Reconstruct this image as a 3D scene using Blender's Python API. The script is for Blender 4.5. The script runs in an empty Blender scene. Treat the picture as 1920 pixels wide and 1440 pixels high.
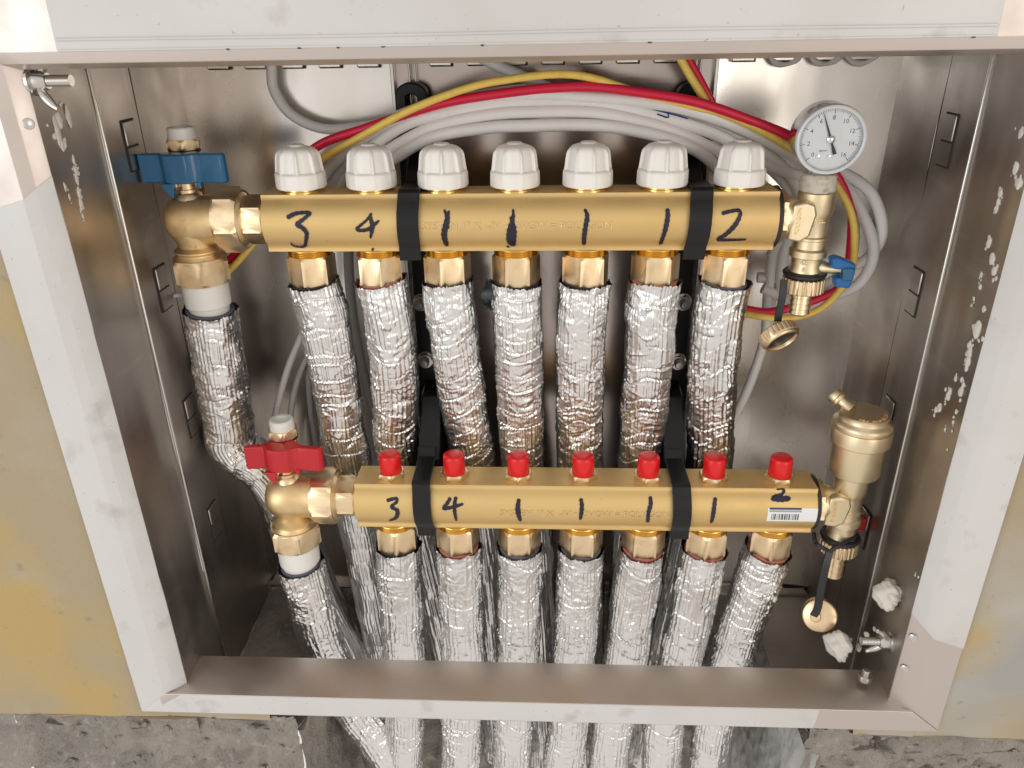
import bpy, math, random
import numpy as np
from mathutils import Vector, Matrix

S = bpy.context.scene
random.seed(7)
RNG = np.random.default_rng(11)
pi = math.pi

# ------------------------------------------------------------------ camera
# all lengths below are millimetres; the cabinet's front flange is the plane y = 0
FPX, PITCH, YAW, ROLL = 1442.0, .4414, .0522, .0178
CAM = np.array([23.6, -433.5, 500.0])
_F = np.array([-math.sin(YAW) * math.cos(PITCH), math.cos(YAW) * math.cos(PITCH), -math.sin(PITCH)])
_r = np.array([math.cos(YAW), math.sin(YAW), 0.0])
_d = np.cross(_F, _r)
_R = math.cos(ROLL) * _r + math.sin(ROLL) * _d
_D = -math.sin(ROLL) * _r + math.cos(ROLL) * _d
cd = bpy.data.cameras.new('camera')
cam = bpy.data.objects.new('camera', cd)
S.collection.objects.link(cam)
cd.sensor_width = 36.0
cd.lens = 36.0 * FPX / 1920.0
cd.clip_start = .01
cd.clip_end = 50
mw = Matrix.Identity(4)
for i in range(3):
    mw[i][0] = _R[i]; mw[i][1] = -_D[i]; mw[i][2] = -_F[i]; mw[i][3] = CAM[i] / 1000
cam.matrix_world = mw
S.camera = cam

# ------------------------------------------------------------------ light
w = bpy.data.worlds.new('World'); S.world = w; w.use_nodes = True
bg = w.node_tree.nodes['Background']
bg.inputs[0].default_value = (1.0, .95, .90, 1); bg.inputs[1].default_value = .82
def area(name, loc, target, sx, sy, power, col):
    l = bpy.data.lights.new(name, 'AREA'); l.shape = 'RECTANGLE'; l.size = sx; l.size_y = sy
    l.energy = power; l.color = col
    o = bpy.data.objects.new(name, l); S.collection.objects.link(o)
    o.location = loc
    o.rotation_euler = (Vector(target) - Vector(loc)).to_track_quat('-Z', 'Y').to_euler()
    return o
area('window_light', (-1.25, -1.35, .50), (0, .1, .3), .9, 1.2, 9, (.90, .96, 1.0))
area('room_light', (1.05, -1.45, .50), (0, .1, .3), .7, 1.0, 6, (1.0, .92, .82))
S.view_settings.view_transform = 'Standard'
S.view_settings.look = 'None'
S.view_settings.exposure = 0
S.view_settings.gamma = 1

# ------------------------------------------------------------------ helpers
def at(px, py, Y):
    q = _F + (px - 960) / FPX * _R + (py - 720) / FPX * _D
    return CAM + q * (Y - CAM[1]) / q[1]
def atx(px, py, X):
    q = _F + (px - 960) / FPX * _R + (py - 720) / FPX * _D
    return CAM + q * (X - CAM[0]) / q[0]

def mat(name, col, rough=.5, metal=0.0, bump=None, var=None, **kw):
    """bump: (scale, strength, distance_mm, stretch) ; var: (scale, colour, amount, stretch)"""
    m = bpy.data.materials.new(name); m.use_nodes = True
    nt = m.node_tree; b = nt.nodes['Principled BSDF']
    b.inputs['Base Color'].default_value = (*col, 1)
    b.inputs['Roughness'].default_value = rough
    b.inputs['Metallic'].default_value = metal
    for k, v in kw.items():
        b.inputs[k.replace('_', ' ')].default_value = v
    tc = nt.nodes.new('ShaderNodeTexCoord')
    def noise(scale, stretch, detail=4):
        mp = nt.nodes.new('ShaderNodeMapping')
        mp.inputs['Scale'].default_value = stretch or (1, 1, 1)
        nt.links.new(tc.outputs['Object'], mp.inputs[0])
        n = nt.nodes.new('ShaderNodeTexNoise'); n.inputs['Scale'].default_value = scale
        n.inputs['Detail'].default_value = detail
        nt.links.new(mp.outputs[0], n.inputs['Vector'])
        return n
    if var:
        vs = var if isinstance(var, list) else [var]
        prev = None
        for (sc, c2, lo, hi, st) in vs:
            n = noise(sc, st)
            rp = nt.nodes.new('ShaderNodeMapRange')
            rp.inputs[1].default_value = lo; rp.inputs[2].default_value = hi
            nt.links.new(n.outputs[0], rp.inputs[0])
            mx = nt.nodes.new('ShaderNodeMix'); mx.data_type = 'RGBA'
            nt.links.new(rp.outputs[0], mx.inputs[0])
            if prev is None: mx.inputs[6].default_value = (*col, 1)
            else: nt.links.new(prev, mx.inputs[6])
            mx.inputs[7].default_value = (*c2, 1)
            prev = mx.outputs[2]
        nt.links.new(prev, b.inputs['Base Color'])
    if bump:
        prev = None
        for (sc, st, dist, stretch) in (bump if isinstance(bump, list) else [bump]):
            n = noise(sc, stretch, 3)
            bn = nt.nodes.new('ShaderNodeBump')
            bn.inputs['Strength'].default_value = st; bn.inputs['Distance'].default_value = dist / 1000
            nt.links.new(n.outputs[0], bn.inputs['Height'])
            if prev is not None: nt.links.new(prev, bn.inputs['Normal'])
            prev = bn.outputs[0]
        nt.links.new(prev, b.inputs['Normal'])
    return m
def rough_var(m, scale, lo, hi, stretch=(1, 1, 1)):
    nt = m.node_tree; b = nt.nodes['Principled BSDF']
    tc = nt.nodes.new('ShaderNodeTexCoord'); mp = nt.nodes.new('ShaderNodeMapping')
    mp.inputs['Scale'].default_value = stretch
    nt.links.new(tc.outputs['Object'], mp.inputs[0])
    n = nt.nodes.new('ShaderNodeTexNoise'); n.inputs['Scale'].default_value = scale; n.inputs['Detail'].default_value = 5
    nt.links.new(mp.outputs[0], n.inputs['Vector'])
    r = nt.nodes.new('ShaderNodeMapRange'); r.inputs[1].default_value = .3; r.inputs[2].default_value = .7
    r.inputs[3].default_value = lo; r.inputs[4].default_value = hi
    nt.links.new(n.outputs[0], r.inputs[0]); nt.links.new(r.outputs[0], b.inputs['Roughness'])
    return m

M = {}
M['steel'] = rough_var(mat('brushed_steel', (.82, .78, .74), .24, 1.0,
      bump=[(420, .12, .15, (.03, .03, 1)), (9, .35, 1.2, (1, 1, .35))],
      var=[(14, (.74, .69, .64), .45, .75, (1, 1, .4))]), 22, .16, .34, (1, 1, .4))
M['steel_mid_reflection'] = rough_var(mat('steel_painted_reflection', (.47, .41, .375), .16, 1.0,  # middle bay: dark reflection of someone in front, painted into the steel colour
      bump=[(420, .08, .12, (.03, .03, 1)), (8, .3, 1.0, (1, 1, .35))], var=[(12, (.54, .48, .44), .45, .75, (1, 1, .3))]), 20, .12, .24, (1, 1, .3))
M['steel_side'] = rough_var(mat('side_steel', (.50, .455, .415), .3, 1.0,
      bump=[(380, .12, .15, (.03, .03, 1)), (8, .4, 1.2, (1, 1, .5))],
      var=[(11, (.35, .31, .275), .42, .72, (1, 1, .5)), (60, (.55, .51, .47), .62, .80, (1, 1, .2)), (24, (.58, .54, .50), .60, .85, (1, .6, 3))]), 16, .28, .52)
M['frame_steel'] = rough_var(mat('frame_steel', (.60, .53, .485), .44, 1.0,
      bump=[(350, .10, .12, (.04, .04, 1)), (12, .2, .6, None)]), 30, .38, .54)
M['film'] = mat('protective_film', (.59, .58, .565), .45, 0,
      bump=[(16, .25, 1.0, None), (160, .12, .25, None)], var=[(7, (.545, .53, .51), .45, .65, None), (38, (.48, .455, .43), .60, .74, None), (420, (.33, .30, .27), .70, .76, None)], Coat_Weight=.15, Coat_Roughness=.25)
M['bar'] = rough_var(mat('satin_brass_bar', (.70, .495, .215), .5, .66,
      bump=[(700, .06, .08, (.03, 1, 1))], var=[(30, (.63, .43, .175), .45, .75, (.25, 1, 1)), (85, (.68, .49, .24), .60, .78, (.6, 1, 1)), (300, (.42, .27, .10), .71, .78, (.5, 1, 1))]), 50, .44, .58)
M['letter'] = mat('raised_letter_brass', (.76, .56, .30), .42, .9)
M['brass'] = rough_var(mat('machined_brass', (.84, .655, .42), .34, 1.0,
      bump=[(900, .05, .06, (.1, .1, 1))], var=[(130, (.76, .565, .33), .50, .72, None), (420, (.42, .29, .16), .70, .78, None)]), 90, .28, .46)
M['cast'] = rough_var(mat('cast_brass', (.79, .595, .33), .40, 1.0,
      bump=[(650, .25, .18, None)], var=[(90, (.72, .52, .26), .45, .70, None)]), 70, .36, .5)
M['gold'] = mat('bright_thread_brass', (.80, .54, .18), .2, 1.0)
M['vent'] = rough_var(mat('pale_brass', (.80, .67, .45), .40, 1.0, bump=[(800, .06, .08, (.1, .1, 1))]), 90, .34, .48)
M['knob'] = mat('white_knob_plastic', (.87, .835, .785), .38, 0, bump=(500, .05, .08, None), Subsurface_Weight=.08, Subsurface_Radius=(.004, .003, .002))
M['ppr'] = mat('white_plastic_adapter', (.78, .755, .71), .35)
M['black'] = mat('black_plastic', (.010, .010, .011), .36, bump=(300, .1, .15, None), Specular_IOR_Level=.3)
M['rubber'] = mat('black_rubber', (.018, .018, .02), .42)
M['blue'] = mat('blue_paint', (.004, .105, .235), .30, bump=(120, .1, .25, None), Coat_Weight=.3)
M['blue2'] = mat('blue_plastic', (.005, .12, .36), .32)
M['red'] = mat('red_plastic', (.72, .008, .012), .28, Subsurface_Weight=.05, Subsurface_Radius=(.003, .001, .001))
M['redh'] = mat('red_handle', (.50, .012, .02), .35)
M['wire_w'] = mat('pale_grey_cable', (.80, .785, .765), .42, var=[(18, (.74, .72, .69), .45, .75, None)])
M['wire_g'] = mat('grey_cable', (.62, .605, .58), .45)
M['wire_d'] = mat('dark_grey_cable', (.42, .41, .395), .5)
M['wire_y'] = mat('yellow_cable', (.86, .61, .13), .4, var=[(150, (.72, .50, .10), .5, .75, None)])
M['wire_r'] = mat('red_cable', (.66, .010, .05), .36)
M['foil'] = mat('aluminium_foil', (.79, .78, .765), .29, 1.0)
def foil_bump(m):
    nt = m.node_tree; b = nt.nodes['Principled BSDF']; L = nt.links.new
    tc = nt.nodes.new('ShaderNodeTexCoord')
    nz = nt.nodes.new('ShaderNodeTexNoise'); nz.inputs['Scale'].default_value = 160; L(tc.outputs['Object'], nz.inputs['Vector'])
    sc = nt.nodes.new('ShaderNodeVectorMath'); sc.operation = 'SCALE'; sc.inputs['Scale'].default_value = .004; L(nz.outputs['Color'], sc.inputs[0])
    ad = nt.nodes.new('ShaderNodeVectorMath'); ad.operation = 'ADD'; L(tc.outputs['Object'], ad.inputs[0]); L(sc.outputs[0], ad.inputs[1])
    prev = None
    for (scale, stretch, dist, st) in ((120, (1, 1, .8), 1.6, .34), (380, (1, 1, .4), .6, .24)):
        mp = nt.nodes.new('ShaderNodeMapping'); mp.inputs['Scale'].default_value = stretch; L(ad.outputs[0], mp.inputs[0])
        v = nt.nodes.new('ShaderNodeTexVoronoi'); v.inputs['Scale'].default_value = scale; L(mp.outputs[0], v.inputs['Vector'])
        bn = nt.nodes.new('ShaderNodeBump'); bn.inputs['Strength'].default_value = st; bn.inputs['Distance'].default_value = dist / 1000
        L(v.outputs['Distance'], bn.inputs['Height'])
        if prev is not None: L(prev, bn.inputs['Normal'])
        prev = bn.outputs[0]
    L(prev, b.inputs['Normal'])
foil_bump(M['foil'])
M['foam_k'] = mat('dark_foam', (.035, .028, .04), .9, bump=(900, .4, .3, None))
M['foam_p'] = mat('pink_foam', (.48, .17, .13), .9, bump=(900, .4, .3, None))
M['foam_g'] = mat('grey_foam', (.115, .125, .15), .9, bump=(900, .4, .3, None))
M['purple'] = mat('purple_pipe', (.13, .018, .17), .4)
M['ink'] = mat('marker_ink', (.008, .006, .024), .4)
M['ink_b'] = mat('blue_ink', (.012, .045, .20), .4)
M['sticker'] = mat('sticker_paper', (.78, .79, .80), .4)
M['sticker_b'] = mat('sticker_blue_print', (.03, .04, .15), .4)
M['print'] = mat('black_print', (.03, .03, .035), .5)
M['print_g'] = mat('faint_print', (.36, .34, .32), .5)
M['chrome'] = mat('chrome', (.72, .72, .74), .1, 1.0)
M['zinc'] = mat('zinc_bolt', (.62, .60, .57), .26, 1.0)
M['dial'] = mat('dial_face', (.80, .83, .85), .5)
M['bezel'] = mat('pale_bezel', (.66, .68, .70), .22)
M['glass'] = mat('gauge_glass', (1, 1, 1), .02, 0, Transmission_Weight=1.0, IOR=1.2)
M['dark'] = mat('dark_gap', (.03, .026, .022), .8)
M['hemp'] = mat('sealant', (.60, .55, .45), .7, bump=(500, .8, .8, (1, 1, 3)), var=[(260, (.38, .33, .25), .5, .7, None)])
M['mortar'] = mat('dried_mortar', (.68, .645, .585), .9, bump=(260, .7, 1.2, None))
M['green'] = mat('green_tape', (.015, .16, .10), .55)
M['tape'] = mat('dark_grey_tape', (.045, .055, .06), .4)
M['wall'] = mat('bare_plaster', (.37, .30, .19), .88, bump=[(14, .6, 5, None), (60, .5, 2.0, None), (260, .6, 1.0, None), (900, .4, .4, None)],
      var=[(5, (.41, .385, .34), .50, .68, None), (7, (.44, .315, .13), .52, .66, None), (4.2, (.33, .32, .30), .60, .70, None), (70, (.30, .25, .17), .66, .76, None), (420, (.26, .22, .16), .70, .76, None)])
M['concrete'] = mat('rough_concrete', (.31, .275, .24), .97, bump=[(120, 1, 3, None), (420, 1, 1.6, None), (1300, .8, .6, None)],
      var=[(35, (.24, .215, .19), .42, .66, None), (140, (.40, .37, .33), .58, .75, None), (500, (.16, .145, .13), .64, .74, None)])
M['smooth'] = mat('smooth_concrete', (.46, .45, .43), .95, bump=[(70, .6, 2, None), (500, .5, .6, None)], var=[(20, (.33, .31, .29), .5, .7, None), (240, (.25, .23, .21), .66, .76, None)])

class MB:
    def __init__(s): s.v = []; s.f = []
    def add(s, vs, fs):
        n = len(s.v); s.v.extend([tuple(map(float, p)) for p in vs]); s.f.extend([tuple(i + n for i in q) for q in fs]); return s
    def box(s, c, d, rot=None):
        c = np.array(c, float); h = np.array(d, float) / 2
        P = np.array([[x, y, z] for x in (-1, 1) for y in (-1, 1) for z in (-1, 1)]) * h
        if rot is not None: P = P @ np.array(rot).T
        return s.add(P + c, [(0, 1, 3, 2), (4, 6, 7, 5), (0, 4, 5, 1), (2, 3, 7, 6), (0, 2, 6, 4), (1, 5, 7, 3)])
    def lathe(s, c, ax, prof, n=40, ph=0.0, cap=True, rmod=None):
        """prof: [(r, h)] along the axis ax from c"""
        c = np.array(c, float); ax = np.array(ax, float); ax /= np.linalg.norm(ax)
        t = np.array([0, 0, 1.]) if abs(ax[2]) < .9 else np.array([1., 0, 0])
        u = np.cross(t, ax); u /= np.linalg.norm(u); v = np.cross(ax, u)
        a = np.arange(n) * 2 * pi / n + ph
        vs = []; fs = []
        for k, (r, h) in enumerate(prof):
            rr = np.full(n, r) if rmod is None else rmod(a - ph, r, h)
            vs.append(c + ax * h + np.outer(np.cos(a) * rr, u) + np.outer(np.sin(a) * rr, v))
        m = len(prof)
        for k in range(m - 1):
            for i in range(n):
                j = (i + 1) % n
                fs.append((k * n + i, k * n + j, (k + 1) * n + j, (k + 1) * n + i))
        if cap:
            fs.append(tuple(range(n - 1, -1, -1))); fs.append(tuple((m - 1) * n + i for i in range(n)))
        return s.add(np.concatenate(vs), fs)
    def hexn(s, c, ax, r, h, ph=0., ch=1.2, hole=0):
        """hexagonal nut with its corners turned down; r = corner radius"""
        n = 48
        def rm(a, rr, hh):
            k = np.mod(a, pi / 3) - pi / 6
            return np.minimum(rr, r * math.cos(pi / 6) / np.cos(k))
        ri = r * .885
        return s.lathe(c, ax, [(ri - .6, 0), (ri, .02), (r, ch * 1.6), (r, h - ch * 1.6), (ri, h - .02), (ri - .6, h)], n, ph, True, rm)
    def prism(s, poly, d0, d1, plane='xz'):
        """poly in the plane, extruded along the third axis from d0 to d1"""
        n = len(poly)
        def p(a, b, d):
            return {'xz': (a, d, b), 'yz': (d, a, b), 'xy': (a, b, d)}[plane]
        vs = [p(a, b, d0) for a, b in poly] + [p(a, b, d1) for a, b in poly]
        fs = [tuple(range(n)), tuple(range(2 * n - 1, n - 1, -1))] + [(i, i + n, (i + 1) % n + n, (i + 1) % n) for i in range(n)]
        return s.add(vs, fs)
    def tube(s, pts, r, n=14, cap=True):
        pts = np.array(pts, float); m = len(pts)
        T = np.gradient(pts, axis=0); T /= np.linalg.norm(T, axis=1)[:, None]
        u = np.cross(T[0], [0.3, .2, 1]); u /= np.linalg.norm(u)
        rr = np.full(m, r) if np.isscalar(r) else np.array(r)
        a = np.arange(n) * 2 * pi / n; vs = []
        for i in range(m):
            u = u - T[i] * (u @ T[i]); u /= np.linalg.norm(u); v = np.cross(T[i], u)
            vs.append(pts[i] + rr[i] * (np.outer(np.cos(a), u) + np.outer(np.sin(a), v)))
        fs = [(k * n + i, k * n + (i + 1) % n, (k + 1) * n + (i + 1) % n, (k + 1) * n + i) for k in range(m - 1) for i in range(n)]
        if cap: fs += [tuple(range(n - 1, -1, -1)), tuple((m - 1) * n + i for i in range(n))]
        return s.add(np.concatenate(vs), fs)
    def build(s, name, m, parent=None, origin=None, smooth=38, bevel=0):
        o0 = np.array(origin if origin is not None else (parent['_o'] if parent is not None else (0, 0, 0)), float)
        me = bpy.data.meshes.new(name)
        V = (np.array(s.v) - o0) / 1000
        me.from_pydata(V.tolist(), [], s.f); me.validate(); me.update()
        import bmesh
        bm = bmesh.new(); bm.from_mesh(me); bmesh.ops.recalc_face_normals(bm, faces=bm.faces); bm.to_mesh(me); bm.free()
        if smooth:
            me.shade_smooth(); me.set_sharp_from_angle(angle=math.radians(smooth))
        me.materials.append(M[m])
        o = bpy.data.objects.new(name, me); S.collection.objects.link(o)
        if parent is not None: o.parent = parent
        else: o.location = o0 / 1000
        o['_o'] = o0.tolist()
        if bevel:
            b = o.modifiers.new('bevel', 'BEVEL'); b.width = bevel / 1000; b.segments = 2; b.limit_method = 'ANGLE'
        return o

def thing(name, label, cat, origin, group=None):
    o = bpy.data.objects.new(name, None); S.collection.objects.link(o)
    o.empty_display_size = .01
    o.location = np.array(origin, float) / 1000; o['_o'] = [float(x) for x in origin]
    o['label'] = label; o['category'] = cat
    if group: o['group'] = group
    return o
def tag(o, label, cat, group=None):
    o['label'] = label; o['category'] = cat
    if group: o['group'] = group
    return o
def place(src, parent, loc, rotz=0):
    """another object sharing src's mesh; loc in mm relative to the thing"""
    c = src.copy(); S.collection.objects.link(c); c.parent = parent
    c.location = np.array(loc, float) / 1000; c.rotation_euler = (0, 0, rotz)
    return c
def struct(o): o['kind'] = 'structure'; return o
def stuff(o): o['kind'] = 'stuff'; return o

def spline(P, step=3.0):
    """Catmull-Rom through P, resampled evenly"""
    P = np.array(P, float); Q = np.vstack([2 * P[0] - P[1], P, 2 * P[-1] - P[-2]]); out = []
    for i in range(1, len(Q) - 2):
        a, b, c, d = Q[i - 1:i + 3]
        for t in np.linspace(0, 1, 24, endpoint=False):
            out.append(.5 * (2 * b + (c - a) * t + (2 * a - 5 * b + 4 * c - d) * t * t + (3 * b - a - 3 * c + d) * t ** 3))
    out.append(P[-1]); out = np.array(out)
    L = np.r_[0, np.cumsum(np.linalg.norm(np.diff(out, axis=0), axis=1))]
    n = max(3, int(L[-1] / step) + 1); s = np.linspace(0, L[-1], n)
    return np.stack([np.interp(s, L, out[:, k]) for k in range(3)], 1)

def text_mb(txt, size, pos, xd=(1, 0, 0), yd=(0, 0, 1), depth=.3, fit=None, align='CENTER', warp=None):
    c = bpy.data.curves.new('txt', 'FONT'); c.body = txt; c.size = 1; c.extrude = .5
    c.align_x = align; c.align_y = 'CENTER'; c.resolution_u = 2
    o = bpy.data.objects.new('txt', c); S.collection.objects.link(o)
    bpy.context.view_layer.update()
    me = bpy.data.meshes.new_from_object(o.evaluated_get(bpy.context.evaluated_depsgraph_get()))
    V = np.array([v.co[:] for v in me.vertices]); Fs = [tuple(p.vertices) for p in me.polygons]
    bpy.data.objects.remove(o); bpy.data.curves.remove(c); bpy.data.meshes.remove(me)
    xd = np.array(xd, float); yd = np.array(yd, float); nd = np.cross(xd, yd)
    sx = size
    if fit: sx = fit / (V[:, 0].max() - V[:, 0].min())
    P = np.outer(V[:, 0] * sx, xd) + np.outer(V[:, 1] * size, yd) + np.outer(V[:, 2] * depth, nd) + np.array(pos, float)
    if warp: P = warp(P, V[:, 2] * depth)
    return MB().add(P, Fs)

# ------------------------------------------------------------------ setting: wall and the broken-out chase
XL, XR, ZT, ZB, YB = -263.8, 285.0, 480.0, 26.0, 194.5
def vnoise(shape, cells, rng=RNG):
    g = rng.standard_normal((cells[0] + 3, cells[1] + 3))
    y = np.linspace(0, cells[0], shape[0]); x = np.linspace(0, cells[1], shape[1])
    yi = np.floor(y).astype(int); xi = np.floor(x).astype(int); fy = y - yi; fx = x - xi
    fy = fy * fy * (3 - 2 * fy); fx = fx * fx * (3 - 2 * fx)
    a = g[yi][:, xi]; b = g[yi][:, xi + 1]; c = g[yi + 1][:, xi]; d = g[yi + 1][:, xi + 1]
    return (a * (1 - fx) + b * fx) * (1 - fy)[:, None] + (c * (1 - fx) + d * fx) * fy[:, None]
def sheet(mb, A, B, C, nu, nv, amp=0, cells=((6, 6),), normal=(0, -1, 0), keep=None):
    """grid over A + u(B-A) + v(C-A), displaced along normal"""
    A, B, C = [np.array(q, float) for q in (A, B, C)]
    h = np.zeros((nv + 1, nu + 1))
    for k, c in enumerate(cells): h += vnoise((nv + 1, nu + 1), c) * (.55 ** k)
    vs = []
    for j in range(nv + 1):
        for i in range(nu + 1):
            vs.append(A + (B - A) * i / nu + (C - A) * j / nv + np.array(normal) * amp * h[j, i])
    mb.add(vs, [(j * (nu + 1) + i, j * (nu + 1) + i + 1, (j + 1) * (nu + 1) + i + 1, (j + 1) * (nu + 1) + i) for j in range(nv) for i in range(nu)])
    return mb
wb = MB()
sheet(wb, (-900, 4, -9), (-285, 4, -9), (-900, 4, 900), 60, 80, .6, ((30, 24),))
sheet(wb, (308, 4, -9), (900, 4, -9), (308, 4, 900), 60, 80, .6, ((30, 24),))
sheet(wb, (-285, 4, 515), (308, 4, 515), (-285, 4, 900), 50, 40, .6, ((14, 20),))
sheet(wb, (262, 4.6, -9), (308, 4, -9), (262, 4.6, 2), 12, 4, .5, ((4, 4),))
sheet(wb, (-285, 4.6, -9), (-200, 4, -9), (-285, 4.6, 2), 12, 4, .5, ((4, 4),))
# the ragged broken lower edge of the plaster, 10 mm thick
for x0, x1 in ((-900, -200), (262, 900)):
    sheet(wb, (x0, 4, -9), (x1, 4, -9), (x0, 15, -14), int((x1 - x0) / 6), 3, 1.0, (((8, int((x1 - x0) / 20)),)), (0, 0, -1))
wall = struct(wb.build('wall', 'wall'))
cb = MB()
for x0, x1 in ((-900, -182), (231, 900)):
    far = x0 if x0 < 0 else x1; near = x1 if x0 < 0 else x0; mid = near + (200 if x0 > 0 else -240)
    for (p0, p1, g) in ((min(near, mid), max(near, mid), 2.4), (min(far, mid), max(far, mid), 9)):
        nx = int((p1 - p0) / g); nz = int(412 / (3.0 if g < 3 else 9))
        sheet(cb, (p0, 13, -420), (p1, 13, -420), (p0, 11, -8), nx, nz, 3.4, ((22, max(3, nx // 8)), (60, max(4, nx // 3)), (130, max(5, int(nx / 1.6)))))
sheet(cb, (-182, 14, -420), (-184, 215, -420), (-182, 14, -28), 40, 80, 3, ((12, 12), (30, 30)), (1, 0, 0))
sheet(cb, (-190, 212, -420), (248, 212, -420), (-190, 212, -14), 90, 80, 7, ((14, 16), (40, 40)))
sheet(cb, (-400, 13, -32), (-178, 13, -32), (-400, 215, -32), 40, 40, 2, ((12, 12),), (0, 0, 1))
sheet(cb, (231, 9, -32), (400, 9, -32), (231, 215, -32), 40, 40, 2, ((12, 12),), (0, 0, 1))
struct(cb.build('rough_concrete', 'concrete', smooth=80))
sb = MB()
sheet(sb, (237, 7, -420), (233, 214, -420), (237, 7, -31), 70, 130, 2.2, ((9, 9), (40, 40), (100, 60)), (-1, 0, 0))
struct(sb.build('chase_side', 'smooth', smooth=80))

# ------------------------------------------------------------------ the cabinet
cab = thing('manifold_cabinet', 'recessed stainless steel manifold cabinet with half-peeled white film on its frame', 'cabinet', (0, 0, 0))
oL = [0, 8, 15.5, 38, 38]; oT = [0, 3, 9, 48, 48]; oB = [0, 1.5, 4.2, 23.4, 23.4]
yS = [9, 3, 0, 0, 3.5]; yTt = [7, 2, 0, 0, 3.5]; yBt = [36, 12, 0, 0, 3.5]
def frame_pts(side, k, off=0.0):
    """the two mitred ends of profile line k of one side"""
    if side == 'left':  return np.array([XL - oL[k], yS[k] - off, ZB - oB[k]]), np.array([XL - oL[k], yS[k] - off, ZT + oT[k]])
    if side == 'right': return np.array([XR + oL[k], yS[k] - off, ZB - oB[k]]), np.array([XR + oL[k], yS[k] - off, ZT + oT[k]])
    if side == 'top':   return np.array([XL - oL[k], yTt[k] - off, ZT + oT[k]]), np.array([XR + oL[k], yTt[k] - off, ZT + oT[k]])
    return np.array([XL - oL[k], yBt[k] - off, ZB - oB[k] + (off if k < 2 else 0)]), np.array([XR + oL[k], yBt[k] - off, ZB - oB[k] + (off if k < 2 else 0)])
def strip(side, ks, lo=None, hi=None, off=0.0, cut=0.0, wav=0):
    mb = MB(); ax = 2 if side in ('left', 'right') else 0; rows = []
    for k in ks:
        a, b = frame_pts(side, k, off); a = a.copy(); b = b.copy()
        if lo is not None: a[ax] = lo + cut * (k - 1.5)
        if hi is not None: b[ax] = hi - cut * (k - 1.5)
        n = 40
        r = [a + (b - a) * t / n for t in range(n + 1)]
        if wav:
            for q in r: q[1] -= abs(RNG.normal(0, wav))
        rows.append(r)
    n = len(rows[0]); vs = [p for r in rows for p in r]
    mb.add(vs, [(k * n + i, k * n + i + 1, (k + 1) * n + i + 1, (k + 1) * n + i) for k in range(len(rows) - 1) for i in range(n - 1)])
    return mb
for side in ('left', 'right', 'top', 'bottom'):
    o = strip(side, range(5)).build('frame_rail', 'frame_steel', cab, smooth=25)
    sm = o.modifiers.new('thick', 'SOLIDIFY'); sm.thickness = .0009; sm.offset = -1
    bv = o.modifiers.new('bevel', 'BEVEL'); bv.width = .0009; bv.segments = 3; bv.limit_method = 'ANGLE'; bv.angle_limit = math.radians(15)
    fl = {'left': dict(ks=range(0, 4), hi=414, lo=None, cut=6), 'right': dict(ks=range(0, 4), lo=98, cut=-8),
          'top': dict(ks=range(2, 4), lo=-238, hi=248, cut=1), 'bottom': dict(ks=range(1, 4), hi=232, cut=2)}[side]
    f = strip(side, off=.7, wav=.05, **fl).build('protective_film', 'film', o, smooth=25)
    if side == 'top': f_top = f
    sm = f.modifiers.new('thick', 'SOLIDIFY'); sm.thickness = .0004; sm.offset = -1
    bv = f.modifiers.new('bevel', 'BEVEL'); bv.width = .0012; bv.segments = 3; bv.limit_method = 'ANGLE'; bv.angle_limit = math.radians(15)
mb = MB(); mb.tube([(x, -.9 + .05 * math.sin(x * .3), ZT + 14.5 + .25 * math.sin(x * .02)) for x in np.linspace(-236, 246, 90)], .8, 8); mb.build('film_fold', 'film', f_top, smooth=60)
mb = MB(); mb.tube([(x, -.6, ZT + 9.4) for x in np.linspace(-236, 246, 40)], .7, 8); mb.build('film_fold', 'film', f_top, smooth=60)
rf = np.random.default_rng(9)
for px in (430, 556, 640, 716, 905, 1210, 1822):
    q = at(px + rf.normal(0, 4), 88, -1.0); fk = MB(); lp = [(q[0] + rf.uniform(.5, 1.6) * math.cos(t_), ZT + 8.7 + rf.uniform(.25, .6) * math.sin(t_)) for t_ in np.linspace(0, 2 * pi, 9)[:-1]]
    fk.prism(lp, -1.5, -1.1, 'xz'); fk.build('adhesive_fleck', 'tape', f_top)
# back panel, slightly bowed, in three bays between the rails
def back_bay(x0, x1, bow, tilt):
    mb = MB(); n, m = 24, 30; vs = []
    for j in range(m + 1):
        for i in range(n + 1):
            u = i / n; v = j / m
            vs.append((x0 + (x1 - x0) * u, YB + bow * math.sin(pi * u) + tilt * (v - .5) + .5 * math.sin(7 * v + 3 * u), -25 + 510 * v))
    mb.add(vs, [(j * (n + 1) + i, j * (n + 1) + i + 1, (j + 1) * (n + 1) + i + 1, (j + 1) * (n + 1) + i) for j in range(m) for i in range(n)])
    return mb
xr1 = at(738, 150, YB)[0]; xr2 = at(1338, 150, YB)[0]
for (x0, x1, bw, tl, mm) in ((XL, xr1, -2.0, 3, 'steel'), (xr1, xr2, 1.5, -2, 'steel_mid_reflection'), (xr2, XR, 3.5, 2, 'steel')):
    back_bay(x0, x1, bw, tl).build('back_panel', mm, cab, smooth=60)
# rails folded into the back
for px in (738, 770, 781, 1302, 1310, 1340):
    x = at(px, 150, YB - 4)[0]
    MB().box((x, YB - 5, 228), (2.8 if px in (738, 1340) else 1.5, 8, 506)).build('rail_edge', 'zinc', cab, bevel=.5)
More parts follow.
